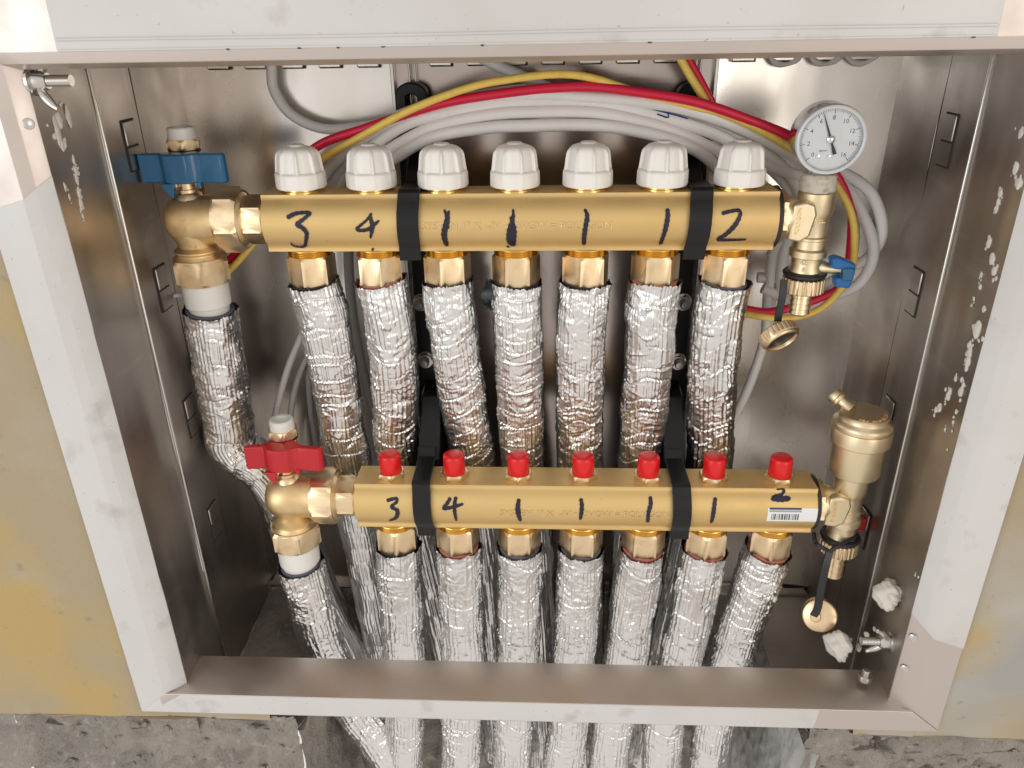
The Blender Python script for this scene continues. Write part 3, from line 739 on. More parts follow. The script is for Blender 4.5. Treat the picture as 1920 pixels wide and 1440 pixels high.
# ------------------------------------------------------------------ angle ball valves at the left ends
def ball_valve(label, X0, Y0, Z0, XC, handle, name='ball_valve'):
    """X0: bar end, XC: vertical axis of the valve"""
    root = thing(name, label, 'valve', (XC, Y0, Z0 - 70), 'angle ball valves')
    mb = MB(); mb.hexn((X0 - 17, Y0, Z0), (1, 0, 0), 17.5, 15.5, .35, 1.0); mb.lathe((X0 - 3, Y0, Z0), (1, 0, 0), [(15, 0), (16.5, 2), (16.5, 2.8)], 40); mb.build('hex_nipple', 'brass', root, smooth=24)
    mb = MB(); mb.hexn((X0 - 36, Y0, Z0), (1, 0, 0), 23.5, 17.5, .2, 1.6); mb.lathe((X0 - 19, Y0, Z0), (1, 0, 0), [(19.8, 0), (17, 2.5)], 40); mb.build('union_nut', 'brass', root, smooth=24)
    # body: rounded barrel along x with a downward branch
    mb = MB(); w_ = (X0 - 36) - (XC - 17.5)
    mb.lathe((XC - 17.5, Y0, Z0), (1, 0, 0), [(4, 0), (9, .7), (13, 2.6), (15.8, 5.5), (17.6, 9.5), (18.3, 14), (18.3, 22), (17.6, 25), (17.6, w_ - 2.5), (18.6, w_ - 2), (18.6, w_ + .5)], 56)
    b = mb.build('body', 'cast', root)
    mb = MB(); mb.lathe((XC, Y0, Z0), (0, 0, -1), [(17, 6), (15.6, 12), (13.6, 15.5), (13.2, 18.5), (14.5, 19.6), (16.6, 21.2), (16.6, 22.4), (15.4, 23.6), (15.6, 25), (18, 27.5), (19, 29)], 48); mb.build('outlet', 'cast', root)
    mb = MB(); mb.hexn((XC, Y0, Z0 - 46), (0, 0, 1), 21.5, 19, .42, 1.6); mb.build('bottom_nut', 'brass', root, smooth=24)
    mb = MB(); mb.lathe((XC, Y0, Z0 - 70), (0, 0, 1), [(14.6, 0), (14.8, 5), (16.4, 6), (16.6, 9), (16.6, 24.6)], 48); mb.build('white_adapter', 'ppr', root)
    # stem and lever
    mb = MB(); mb.lathe((XC + 1, Y0, Z0 + 14), (0, 0, 1), [(10.5, 0), (9, 4.5), (7.2, 6), (7.2, 8), (5.6, 8.4), (5.6, 22)], 36); mb.lathe((XC - 3, Y0 - 5, Z0 + 26), (-.4, -1, 0), [(2.4, 0), (2.4, 3), (1.6, 3.6)], 20); mb.build('stem', 'brass', root)
    zb, zt_ = Z0 + 27, Z0 + 47
    pl = [(-28.5, -2), (-28, -6), (-13, -4), (-9, -9.5), (-3, -11), (7, -11), (10.5, -7), (14, -5.5), (30, -8), (33, -5), (33, -1.5), (30, -2.5), (15, 0), (11, 5), (5, 9), (-6, 9), (-11, 4), (-14, .5), (-27, 0)]
    mb = MB(); mb.prism([(XC + a_, Y0 + b_) for a_, b_ in pl], zb, zt_, 'xy')
    h = mb.build('lever', handle, root, smooth=40, bevel=1.1)
    mb = MB(); mb.prism([(XC - 13, zb + .3), (XC - 9, zb - 7), (XC - 5.5, zb - 9.5), (XC - 3.5, zb + .3)], Y0 - 10.5, Y0 - 7, 'xz'); mb.build('stop_tab', handle, h, bevel=.5)
    mb = MB(); mb.lathe((XC + 12, Y0 - 4.5, zb - 3.5), (0, 0, 1), [(2, 0), (2, 4)], 14); mb.build('stop_pin', handle, h)
    # vent plug behind the lever
    c = np.array([XC - 2, Y0 + 13, Z0 + 11])
    prof = [(9, 0), (9, 26)]
    for i in range(4): prof += [(9.8, 27 + i * 1.7), (9.0, 27.9 + i * 1.7)]
    mb = MB(); mb.lathe(c, (0, 0, 1), prof + [(9, 34.5)], 36); v = mb.build('vent_plug', 'gold', root)
    MB().lathe(c, (0, 0, 1), [(9.6, 34), (11, 34.6), (11, 36), (9.6, 36.6)], 36).build('o_ring', 'rubber', v)
    mb = MB(); mb.hexn(c + [0, 0, 36.4], (0, 0, 1), 12.2, 7, .3, .8); mb.build('plug_hex', 'brass', v, smooth=24)
    MB().lathe(c, (0, 0, 1), [(9.4, 43.2), (9.6, 44), (9.2, 50.5), (8.4, 51.4), (5.2, 51.4), (5, 48.5), (.5, 48.3)], 36).build('plug_cap', 'ppr', v)
    return root, b
bv, body = ball_valve('brass angle ball valve with blue lever at the upper manifold left end', XU0, YU, ZU - 0, -233.0, 'blue')
bvw = lambda P, d: P
for k, (t_, px, py) in enumerate([('20x20', 337, 413), ('IRAL1', 341, 422), ('DN25', 338, 432)]):
    q = at(px, py, YU - 18)
    def wr(P, d):
        dz = np.clip(P[:, 2] - ZU, -15, 15); P[:, 1] = YU - np.sqrt(18.3 ** 2 - dz ** 2) - .05 - np.clip(d + .15, 0, 1) * .6; return P
    text_mb(t_, 3.6, q, depth=.3, warp=wr).build('cast_lettering', 'cast', body, smooth=0)
q = at(358, 462, YU - 13.2)
text_mb('CKI', 5, (q[0], YU - 13.1, q[2]), depth=.8).build('cast_lettering', 'cast', body, smooth=0)
P = [at(393, 575, YU), at(403, 645, YU + 2), at(414, 711, YU + 4), at(428, 790, YU + 8), at(437, 835, YU + 10)]
P[0] = np.array([-232.6, YU, ZU - 68]); P += [np.array([-212, YU + 14, 140.]), np.array([-190, YU + 14, 20.]), np.array([-150, YU + 8, -110.]), np.array([-146, YU + 8, -190.])]
foil_pipe('thick foil-wrapped pipe below the white adapter of the blue-levered valve', P, 19.6, 'foam_g', 'foil pipes from the ball valves', 301, 150, inner='ppr')
ball_valve('brass angle ball valve with red lever at the lower manifold left end', XLO0, YLo, ZLo, -183.5, 'redh')
P = [np.array([-183.5, YLo, ZLo - 68]), np.array([-178, YLo + 2, 10.]), np.array([-160, YLo + 4, -70.]), np.array([-132, YLo + 4, -140.]), np.array([-126, YLo + 4, -200.])]
foil_pipe('thick foil-wrapped pipe below the red-levered valve of the lower manifold', P, 18.5, 'foam_g', 'foil pipes from the ball valves', 302, -400, inner='ppr')

# ------------------------------------------------------------------ end tees with drain valves
def ring_knurl(mb, c, z, r, h, n=26):
    def rm(a, rr, hh):
        return rr + (.55 * (np.mod(a * n / (2 * pi), 1) < .6) if .8 < hh < h - .8 else 0)
    mb.lathe((c[0], c[1], z), (0, 0, 1), [(r - 1.5, 0), (r - .3, .3), (r, .9), (r, h - .9), (r - .3, h - .3), (r - 1.5, h)], n * 5, 0, True, rm)
def tee(label, X0, XA, Y0, Z0, zz, lever, pname):
    """zz: heights of the pieces, top to bottom"""
    root = thing('drain_tee', label, 'drain valve', (XA, Y0, zz['barb']), 'drain tees on the manifold ends')
    mb = MB(); mb.hexn((X0 + 2.6, Y0, Z0), (1, 0, 0), 18.5, 5.5, .3, .8); mb.build('hex_flange', 'brass', root, smooth=24)
    mb = MB(); mb.lathe((X0 + 8, Y0, Z0), (1, 0, 0), [(15, 0), (14.5, 3), (12.5, 8), (11.5, XA - X0 - 10)], 44); mb.build('inlet', 'vent', root)
    mb = MB(); t = zz['top']
    mb.lathe((XA, Y0, 0), (0, 0, -1), [(10.5, -t), (12.4, -t + .4), (12.4, -t + 13), (11.2, -t + 16.5), (10.6, -t + 18), (10.6, -t + 30), (11.6, -t + 31), (11.6, -t + 32.5), (11, -t + 33.2), (11.2, -zz['hex'] - 6), (12.8, -zz['hex'] - 4.5), (12.8, -zz['hex']), (10.8, -zz['hex'] + 1), (10.2, -zz['ring'] - 6), (11.6, -zz['ring'] - 3), (11.6, -zz['ring'])], 48)
    b = mb.build('tee_body', 'vent', root)
    # cast web with the maker's lettering
    mb = MB(); mb.prism([(X0 + 9, Z0 - 13), (X0 + 10, Z0 + 11), (X0 + 18, Z0 + 13), (XA - 4, Z0 + 11), (XA - 2, Z0 + 4), (XA - 5, Z0 - 11), (X0 + 17, Z0 - 15)], Y0 - 14.2, Y0 - 6, 'xz'); mb.build('cast_web', 'vent', b, bevel=1.6)
    text_mb('POLYGON', 4.2, (X0 + 14.5, Y0 - 14.3, Z0), (0, 0, 1), (-1, 0, 0), .7, 18).build('cast_lettering', 'cast', b, smooth=0)
    if pname: text_mb(pname, 6, (XA + 3, Y0 - 10.9, Z0 - 1), (0, 0, 1), (-1, 0, 0), .9).build('cast_lettering', 'cast', b, smooth=0)
    mb = MB(); mb.lathe((XA, Y0, zz['ring'] - 1.6), (0, 0, 1), [(11, 0), (14.2, .3), (15.2, 1.4), (15.2, 2.4), (14.2, 3.6), (11, 4)], 44); ring = mb.build('tether_ring', 'rubber', root)
    mb = MB(); ring_knurl(mb, (XA, Y0), zz['ring'] - 13.5, 14.2, 11.6); mb.build('knurled_ring', 'brass', root, smooth=30)
    zb = zz['barb']; h = zz['ring'] - 13.5 - zb; prof = [(5.8, 0), (6.4, .8)]
    for i in range(4): prof += [(7.6, 1.6 + i * h / 4.3), (6.6, 1.6 + (i + .85) * h / 4.3)]
    mb = MB(); mb.lathe((XA, Y0, zb), (0, 0, 1), prof + [(8.4, h)], 36); mb.build('hose_barb', 'brass', root)
    return root, b, ring
zU = dict(top=at(1540, 358, YU)[2], hex=at(1515, 478, YU)[2], ring=at(1503, 524, YU - 12)[2] + 1, barb=at(1492, 594, YU - 6)[2])
XA_U = 206.5
teeU, tb, ringU = tee('brass drain tee with blue tap at the upper manifold right end', XU1, XA_U, YU, ZU, zU, 'blue2', 'P')
q = at(1507, 496, YU - 10); text_mb('CE', 4.6, (q[0], YU - 10.6, q[2] + 1), depth=.9).build('cast_lettering', 'vent', tb, smooth=0)
text_mb('R', 4.6, (q[0], YU - 10.6, q[2] - 4), depth=.9).build('cast_lettering', 'vent', tb, smooth=0)
# blue tap handle: stem to the right, butterfly of two lugs
zk = at(1560, 500, YU)[2]
mb = MB(); mb.lathe((XA_U + 8, YU - 2, zk), (1, -.25, 0), [(5.6, 0), (5, 4), (3.8, 6), (3.8, 15)], 30); mb.build('tap_stem', 'vent', teeU)
th = MB(); x0 = XA_U + 13
th.prism([(x0, zk + 9), (x0 + 4, zk + 10.5), (x0 + 17, zk + 5.5), (x0 + 17.5, zk - 1), (x0 + 15.5, zk - 12), (x0 + 6, zk - 11.5), (x0 + 5, zk - 5), (x0 + 11, zk - 4), (x0 + 11, zk + 1), (x0 + 2, zk + 2)], YU - 13, YU - 3, 'xz')
tp = th.build('tap_handle', 'blue2', teeU, bevel=1.2)
MB().box((x0 + 12.5, YU - 13.2, zk - 1.5), (7.5, 3, 9)).build('handle_web', 'blue', tp, bevel=.8)
# tether strap and the open cap
def strap(root, pts, wd, th_, name='tether_strap'):
    P = spline(pts, 1.5); T = np.gradient(P, axis=0); T /= np.linalg.norm(T, axis=1)[:, None]
    vs = []
    for i in range(len(P)):
        n_ = np.array([0, -1., 0]) - T[i] * (-T[i][1]); n_ /= np.linalg.norm(n_); x_ = np.cross(T[i], n_)
        for a_, b_ in ((-1, -1), (1, -1), (1, 1), (-1, 1)): vs.append(P[i] + x_ * a_ * wd / 2 + n_ * b_ * th_ / 2)
    m_ = MB(); n = len(P); m_.add(vs, [(k * 4 + j, k * 4 + (j + 1) % 4, (k + 1) * 4 + (j + 1) % 4, (k + 1) * 4 + j) for k in range(n - 1) for j in range(4)] + [(3, 2, 1, 0), tuple((n - 1) * 4 + j for j in range(4))])
    return m_.build(name, 'rubber', root, smooth=40, bevel=.4)
c1 = at(1461, 630, YU - 14)
strap(teeU, [at(1470, 524, YU - 14), at(1468, 550, YU - 17), at(1462, 580, YU - 17), at(1458, 602, YU - 15)], 5, 2.2)
axc = np.array([.34, -.74, -.56])
axc /= np.linalg.norm(axc)
mb = MB()
def rmc(a_, rr, hh): return rr + (.5 * (np.mod(a_ * 26 / (2 * pi), 1) < .6) if (1 < hh < 8 and rr > 13.2) else 0)
mb.lathe(c1 - axc * 5, axc, [(3, 0), (12.5, 0), (13.5, .8), (13.7, 1.2), (13.7, 7.2), (13.2, 7.8), (13.2, 8.6), (12.9, 9.2), (12.3, 9.8), (11.2, 10), (10.8, 9.2), (10.8, 2), (2, 1.8)], 130, 0, True, rmc)
cp = mb.build('blanking_cap', 'brass', teeU, smooth=40)
MB().lathe(c1 - axc * 5, axc, [(10.7, 2.2), (10.7, 7.6), (9.8, 7.8), (1, 7.2)], 40).build('cap_seal', 'rubber', cp)

zL = dict(top=at(1605, 915, YLo)[2], hex=at(1580, 1003, YLo)[2], ring=at(1572, 1026, YLo - 12)[2] + 2, barb=at(1556, 1087, YLo - 6)[2])
XA_L = 255.5
zL['top'] = ZLo + 25; zL['hex'] = ZLo - 18
teeL, tb2, ringL = tee('brass drain tee with red tap at the lower manifold right end', XLO1, XA_L, YLo, ZLo, zL, 'redh', None)
zk = at(1625, 980, YLo + 14)[2]
mb = MB(); mb.lathe((XA_L + 4, YLo + 9, zk), (.45, 1, 0), [(5.4, 0), (4.6, 5), (3.6, 7), (3.6, 14)], 26); mb.build('tap_stem', 'vent', teeL)
q = at(1630, 980, YLo + 22)
th = MB(); th.prism([(q[0] - 14, q[2] + 5), (q[0] - 2, q[2] + 6), (q[0] + 6, q[2] + 3), (q[0] + 6, q[2] - 3), (q[0] - 1, q[2] - 6), (q[0] - 14, q[2] - 5)], q[1] - 4, q[1] + 4, 'xz'); th.build('tap_handle', 'redh', teeL, bevel=1.2)
c2 = at(1537, 1155, YLo - 14)
strap(teeL, [at(1556, 1030, YLo - 16), at(1548, 1062, YLo - 21), at(1540, 1100, YLo - 22), at(1533, 1140, YLo - 21), at(1525, 1155, YLo - 22)], 6, 2.2)
for s_ in (-1, 1):
    MB().tube(spline([at(1556, 1034, YLo - 16.5), at(1556 + s_ * 20 - 2, 1022, YLo - 16), at(1566 + s_ * 38, 1010 - 4 * s_, YLo - 6), at(1566 + s_ * 40, 1000, YLo + 6)], 1.5), 1.6, 10).build('tether_loop', 'rubber', teeL)
axd = np.array([-.30, -.86, .42]); axd /= np.linalg.norm(axd)
mb = MB(); mb.lathe(c2 - axd * 9, axd, [(9, 0), (13, .2), (13.8, 1), (13.8, 8), (13.2, 8.8), (12.4, 9.4), (4, 9.5)], 130, 0, True, rmc); cp = mb.build('blanking_cap', 'brass', teeL, smooth=40)
mb = MB(); cc = at(1525, 1157, c2[1] - 10); mb.lathe(c2 + axd * .2 + np.array([-3.4, 0, 0]), axd, [(2.2, 0), (2.2, 1.6), (4.2, 2), (4.2, 3.2), (3.6, 3.8)], 28); mb.build('tether_button', 'brass', cp)

# ------------------------------------------------------------------ automatic air vent
av = thing('air_vent', 'pale brass bottle-shaped air vent on the lower manifold right end', 'air vent', (XA_L, YLo, ZLo + 24))
zs = lambda py: at(1612, py, YLo - 14)[2]
z0 = ZLo + 25
def H_(py, rr): return at(1615, py, YLo - rr)[2]
zt1, zt2, zt3, zt4 = H_(905, 18), H_(852, 21), H_(826, 21.6), H_(806, 20)
mb = MB(); mb.lathe((XA_L, YLo, 0), (0, 0, 1), [(11.2, z0 - .3), (11.2, zt1 - 5), (12.5, zt1 - 3.5), (15, zt1 - 2.5), (18.0, zt1 - 1), (18.7, zt1 + .5), (18.9, zt2 - 1), (20.4, zt2 - .4), (21.4, zt2 + .6), (21.6, zt3 - 1), (21.2, zt3), (20.2, zt3 + .3), (20.2, zt3 + 1.2), (21, zt3 + 1.6), (21.2, zt3 + 3.5), (20, zt3 + 5.5), (18, zt3 + 6.6), (17.4, zt3 + 8), (17.4, zt3 + 10.6), (16.6, zt3 + 11.4), (3, zt3 + 11.5)], 64)
vb = mb.build('float_chamber', 'vent', av)
ZV = zt3 + 11.5
lt = 'POLYGON-ITALY'
for i, ch in enumerate(lt):
    a_ = -2.15 + i * .155
    if ch == ' ': continue
    text_mb(ch, 3.6, (XA_L + 14.0 * math.cos(a_), YLo + 14.0 * math.sin(a_), ZV + .1), (-math.sin(a_), math.cos(a_), 0), (-math.cos(a_), -math.sin(a_), 0), 1.0).build('cast_lettering', 'letter', vb, smooth=0)
kd = np.array([-.62, .55, .42]); kd /= np.linalg.norm(kd); kc = np.array([XA_L - 7, YLo + 8, ZV - 1.5])
mb = MB(); mb.lathe(kc, kd, [(6.5, 0), (4.8, 5), (4.6, 9), (5.8, 9.6), (6.2, 10.4), (6.2, 12), (5.4, 12.4), (6.2, 12.8), (6.2, 16.5), (5.4, 17.6), (2, 17.8)], 36); mb.build('bleed_screw', 'vent', av)

# ------------------------------------------------------------------ pressure gauge
GX, GY, GZ = at(1559, 263, YU - 12)
pg = thing('pressure_gauge', 'round chrome pressure gauge with pale dial above the upper drain tee', 'gauge', (XA_U, YU, zU['top']))
zt0 = zU['top']
def rmh(a_, rr, hh): return rr + .5 * np.sin(7 * a_ + 3 * hh) * np.sin(3 * a_ + hh)
mb = MB(); mb.lathe((XA_U, YU, zt0), (0, 0, 1), [(9, -.5), (11.8, .4), (12.2, 2), (11.9, 4), (12.3, 6), (11.3, 8), (11.9, 9.6), (10.6, 11.6), (9, 12)], 60, 0, True, rmh); mb.build('sealant_collar', 'hemp', pg, smooth=60)
mb = MB(); mb.lathe((XA_U - 1, YU, zt0 + 11), (0, 0, 1), [(6.2, 0), (6.2, 14)], 6, .2); mb.build('gauge_stem', 'hemp', pg, smooth=20)
gn = np.array([-.05, -1, -.06]); gn /= np.linalg.norm(gn); gc = np.array([GX, GY, GZ])
gx = np.cross([0, 0, 1], gn); gx = -gx / np.linalg.norm(gx); gy = np.cross(gn, gx); gy = gy if gy[2] > 0 else -gy
if gx[0] < 0: gx = -gx
mb = MB(); mb.lathe(gc, gn, [(11, -26), (19, -25.5), (21.0, -24), (21.6, -22), (21.6, -4.2)], 72, cap=True); case = mb.build('case', 'chrome', pg)
mb = MB(); mb.lathe(gc, gn, [(21.2, -4.4), (22.2, -4), (22.4, -1.4), (21.9, .4), (20.8, .9), (19.9, .4), (19.6, -1.2)], 72, cap=False); mb.build('bezel', 'bezel', pg)
mb = MB(); mb.lathe(gc, gn, [(20.2, -3.4), (20.2, -2.4)], 64); dl = mb.build('dial', 'dial', pg)
f0 = gc + gn * -2.4
def dp(r, deg): return f0 + gx * r * math.cos(math.radians(deg)) + gy * r * math.sin(math.radians(deg))
tk = MB()
for i in range(81):
    dg = 225 - 270 * i / 80; big = i % 10 == 0; r0 = 16.3 if big else (17.3 if i % 5 == 0 else 17.7); r1 = 19.1
    d_ = np.array([0]); er = gx * math.cos(math.radians(dg)) + gy * math.sin(math.radians(dg)); et = np.cross(gn, er); w_ = .22 if big else .11
    tk.add([f0 + gn * .08 + er * r0 - et * w_, f0 + gn * .08 + er * r1 - et * w_, f0 + gn * .08 + er * r1 + et * w_, f0 + gn * .08 + er * r0 + et * w_], [(0, 1, 2, 3)])
tk.build('scale_marks', 'print', dl, smooth=0)
for i in range(9):
    text_mb(str(i * 2), 3.9, dp(13.7, 225 - 270 * i / 8) + gn * .05, gx, gy, .06).build('scale_number', 'print', dl, smooth=0)
text_mb('kg/cm\u00b2', 2.0, f0 - gy * 7 - gx * 3.5 + gn * .05, gx, gy, .06).build('scale_unit', 'print', dl, smooth=0)
dn = math.radians(113); er = gx * math.cos(dn) + gy * math.sin(dn); et = np.cross(gn, er)
nd = MB(); b_ = f0 + gn * .9
nd.add([b_ - et * .75, b_ + er * 18 - et * .12, b_ + er * 18 + et * .12, b_ + et * .75], [(0, 1, 2, 3)]); nd.add([b_ - er * 1.5 - et * .6, b_ - er * 4 - et * .7, b_ - er * 10 - et * 1.3, b_ - er * 10 + et * 1.3, b_ - er * 4 + et * .7, b_ - er * 1.5 + et * .6], [(0, 1, 2, 3, 4, 5)])
ne = nd.build('needle', 'print', pg, smooth=0); sm = ne.modifiers.new('t', 'SOLIDIFY'); sm.thickness = .0003
MB().lathe(f0 + gn * .5, gn, [(2.6, 0), (2.6, .6), (2, 1.1), (.6, 1.3)], 24).build('needle_hub', 'chrome', pg)
for s_ in (-1, 1):
    MB().lathe(f0 - gy * 11 + gx * (s_ * 3.6 - 2.8), gn, [(1.5, 0), (1.4, .5), (.5, .8)], 18).build('dial_screw', 'chrome', dl)
mb = MB(); mb.lathe(gc, gn, [(19.7, -.9), (19.7, -.3), (14, .5), (6, .8), (.5, .85)], 64); mb.build('glass_cover', 'glass', pg)

# ------------------------------------------------------------------ brackets
def bracket(label, Xu, pxs):
    root = thing('mounting_bracket', label, 'bracket', (Xu, YB, 40), 'black manifold brackets')
    mb = MB(); mb.box((Xu, 173, 245), (27, 30, 380)); p = mb.build('post', 'black', root, bevel=1.5)
    mb = MB(); mb.prism([(129, ZU - 24), (129, ZU + 20), (160, ZU + 46), (187, ZU + 46), (187, ZU - 40), (160, ZU - 40)], Xu - 8, Xu + 8, 'yz'); mb.build('saddle', 'black', root, bevel=1.2)
    mb = MB(); mb.prism([(99.5, ZLo - 22), (99.5, ZLo + 22), (112, ZLo + 36), (135, ZLo + 62), (163, ZLo + 66), (163, ZLo - 30)], Xu - 8.5, Xu + 8.5, 'yz'); mb.build('saddle', 'black', root, bevel=1.2)
    for (Y0, Z0, wd, sk) in ((YU, ZU, 15, -1.5), (YLo, ZLo, 14, 1.5)):
        # strap follows the bar's section from the top edge over the belly to the bottom edge
        sec = [(21, 15), (21.6, -13), (20.6, -14.6), (17, -15.6), (14, -17.2), (8, -21), (0, -22.4), (-8, -21), (-14, -17.2), (-17, -15.6), (-21.8, -14.8), (-26, -14.5)]
        if Y0 == YLo: sec = [(30, 27), (23, 22), (21.4, 8)] + sec[1:]
        P = [(Y0 + b_, Z0 + a_) for a_, b_ in sec]; vs = []
        for i, (y, z) in enumerate(P):
            yo, zo = y + (.0 if i else 0), z
            j0, j1 = max(0, i - 1), min(len(P) - 1, i + 1); t_ = np.array(P[j1]) - np.array(P[j0]); t_ = t_ / np.linalg.norm(t_); nn = np.array([t_[1], -t_[0]])
            for s_, q_ in ((-1, 0), (1, 0), (1, 1), (-1, 1)):
                vs.append((Xu + s_ * wd / 2 + sk * (i / len(P) - .5) * 2, y + nn[0] * q_ * 1.8, z + nn[1] * q_ * 1.8))
        mb = MB(); n = len(P); mb.add(vs, [(k * 4 + j, k * 4 + (j + 1) % 4, (k + 1) * 4 + (j + 1) % 4, (k + 1) * 4 + j) for k in range(n - 1) for j in range(4)] + [(0, 1, 2, 3), tuple((n - 1) * 4 + j for j in range(4))])
        mb.build('clamp_strap', 'black', root, smooth=30, bevel=.5)
    # slotted hook gripping the rail
    a = np.linspace(0, pi, 18); q = at(pxs[0], pxs[1], 178); cx, cz = q[0], q[2]
    out = [(cx + 12 * math.cos(t), cz + 9 * math.sin(t)) for t in a] + [(cx - 12, cz - 60), (cx + 12, cz - 60)]
    inn = [(cx + 4.2 * math.cos(t), cz + 2.5 * math.sin(t) - 2) for t in a] + [(cx - 4.2, cz - 30), (cx + 4.2, cz - 30)]
    n = len(out); vs = []
    for y in (174, 188):
        vs += [(x, y, z) for x, z in out] + [(x, y, z) for x, z in inn]
    fs = []
    for i in range(n):
        j = (i + 1) % n
        fs += [(i, j, n + j, n + i), (2 * n + i, 3 * n + i, 3 * n + j, 2 * n + j), (i, 2 * n + i, 2 * n + j, j), (n + i, n + j, 3 * n + j, 3 * n + i)]
    mb = MB().add(vs, fs); mb.build('hook', 'black', root, smooth=30, bevel=1.2)
    for (px, py) in pxs[2]:
        c = at(px, py, 158); mb = MB(); mb.lathe(c, (0, -1, 0), [(7.2, -4), (7.2, 1.2), (6.8, 1.6)], 28); mb.hexn(c + [0, -1.4, 0], (0, -1, 0), 6.6, 4.6, .3, .7); b = mb.build('nut', 'zinc', root, smooth=24)
        MB().lathe(c, (0, -1, 0), [(3.2, 4)] + [(3.2 + (.3 if k % 2 else -.2), 6 + k * .5) for k in range(9)] + [(2.6, 10.8)], 20).build('bolt_end', 'zinc', b)
    c = at(pxs[3][0], pxs[3][1], 122); mb = MB(); mb.lathe(c, (0, -.8, .5), [(5, 0), (4.8, 1.6), (3.4, 2.8), (1.6, 3), (1.4, 1.6), (.3, 1.5)], 26); mb.build('screw', 'rubber', root)
    return root
bracket('black bracket holding the manifolds between the second and third knobs', -73, (772, 178, [(790, 566), (799, 673)], (800, 850)))
bracket('black bracket holding the manifolds beside the rightmost knob', 125, (1300, 178, [(1280, 565), (1270, 676)], (1270, 850)))

# ------------------------------------------------------------------ cables
def cable(name, label, pts, r, m, group=None, step=3.0):
    """pts: (px, py, depth)"""
    P = spline([at(*p) for p in pts], step); o0 = P[np.argmin(P[:, 2])]
    mb = MB(); mb.tube(P, r, 14); o = mb.build(name, m, origin=o0)
    return tag(o, label, 'cable', group), P
G1 = 'pale grey cables looped over the upper manifold'
RX = [(1655, 425, 150), (1630, 490, 155)]
W1, W1P = cable('cable', 'outermost pale grey cable of the bundle arching above the knobs', [(560, 430, 150), (600, 340, 150), (660, 275, 148), (727, 229, 145), (780, 206, 144), (847, 188, 144), (980, 176, 144), (1100, 182, 144), (1200, 190, 144), (1300, 208, 144), (1400, 244, 145), (1493, 293, 146), (1570, 320, 146), (1628, 356, 148), (1652, 410, 150), (1648, 455, 152), (1615, 492, 154), (1560, 500, 158), (1480, 520, 160), (1420, 520, 162)], 4.3, 'wire_w', G1)
W2, W2P = cable('cable', 'pale grey cable with a blue ink four in the bundle above the knobs', [(590, 420, 160), (630, 330, 158), (693, 277, 150), (780, 226, 146), (913, 198, 146), (1000, 191, 146), (1113, 193, 146), (1200, 210, 146), (1300, 237, 146), (1367, 264, 147), (1430, 305, 148), (1500, 330, 148), (1575, 345, 145), (1615, 400, 146), (1638, 470, 148), (1612, 530, 150), (1550, 556, 152), (1480, 560, 156), (1430, 540, 158)], 4.3, 'wire_w', G1)
W3, W3P = cable('cable', 'third pale grey cable down in the bundle, with raised print', [(640, 420, 152), (680, 330, 150), (727, 284, 146), (813, 238, 144), (913, 216, 143), (1000, 210, 143), (1113, 211, 143), (1200, 227, 143), (1267, 247, 144), (1345, 285, 146), (1420, 340, 150), (1470, 400, 154), (1450, 470, 158), (1440, 560, 160), (1436, 650, 160)], 4.3, 'wire_w', G1)
cable('cable', 'pale grey cable mostly hidden under the red one at the top of the bundle', [(620, 430, 160), (650, 320, 158), (700, 258, 154), (790, 208, 152), (900, 180, 152), (1000, 168, 152), (1110, 172, 152), (1220, 184, 152), (1320, 204, 152), (1420, 244, 152), (1500, 290, 154), (1570, 340, 156), (1600, 420, 158), (1590, 500, 160), (1540, 540, 162)], 4.2, 'wire_w', G1)
cable('cable', 'lowest pale grey cable of the bundle just above the knobs', [(655, 420, 145), (700, 330, 143), (745, 294, 141), (813, 257, 140), (913, 240, 139), (1000, 236, 139), (1113, 235, 139), (1200, 247, 139), (1283, 271, 139), (1335, 305, 142), (1370, 360, 148), (1380, 440, 152)], 4.3, 'wire_w', G1)
cable('cable', 'pale grey cable passing behind the rightmost knob to the tee', [(1250, 214, 152), (1330, 238, 152), (1400, 270, 152), (1450, 298, 150), (1492, 345, 150), (1500, 400, 152), (1470, 470, 155), (1464, 560, 156)], 4.3, 'wire_w', G1)
cable('cable', 'short pale grey cable running between the bundle and the gauge stem', [(1290, 222, 160), (1370, 262, 160), (1440, 312, 158), (1485, 365, 156), (1480, 420, 156), (1445, 480, 158)], 4.0, 'wire_w', G1)
cable('cable', 'yellow cable arching over the bundle and looping round the right tee', [(425, 512, 140), (455, 480, 140), (500, 425, 142), (560, 340, 142), (604, 298, 138), (680, 254, 136), (773, 204, 135), (880, 164, 135), (960, 148, 135), (1047, 139, 136), (1110, 146, 138), (1167, 164, 140), (1230, 184, 142), (1300, 200, 141), (1350, 211, 139), (1417, 240, 138), (1493, 284, 138), (1545, 320, 136), (1576, 360, 132), (1596, 400, 130), (1602, 447, 130), (1594, 513, 130), (1545, 574, 130), (1480, 596, 132), (1405, 590, 134), (1350, 575, 138)], 2.7, 'wire_y', 'control wires')
cable('cable', 'red cable lying on the bundle and looping round the right tee', [(428, 490, 146), (455, 462, 146), (520, 360, 146), (590, 278, 142), (693, 238, 141), (780, 208, 141), (857, 188, 140), (980, 170, 139), (1050, 164, 139), (1113, 163, 138), (1177, 170, 138), (1300, 190, 137), (1400, 223, 137), (1493, 261, 138), (1545, 300, 138), (1577, 345, 136), (1592, 385, 134), (1598, 420, 134), (1584, 525, 133), (1533, 560, 134), (1450, 584, 136), (1400, 580, 137), (1350, 566, 140)], 3.3, 'wire_r', 'control wires')
cable('cable', 'yellow cable dropping from the cabinet top to the bundle', [(1262, 85, 150), (1290, 135, 150), (1322, 188, 148), (1345, 232, 152), (1380, 280, 158)], 2.9, 'wire_y', 'control wires')
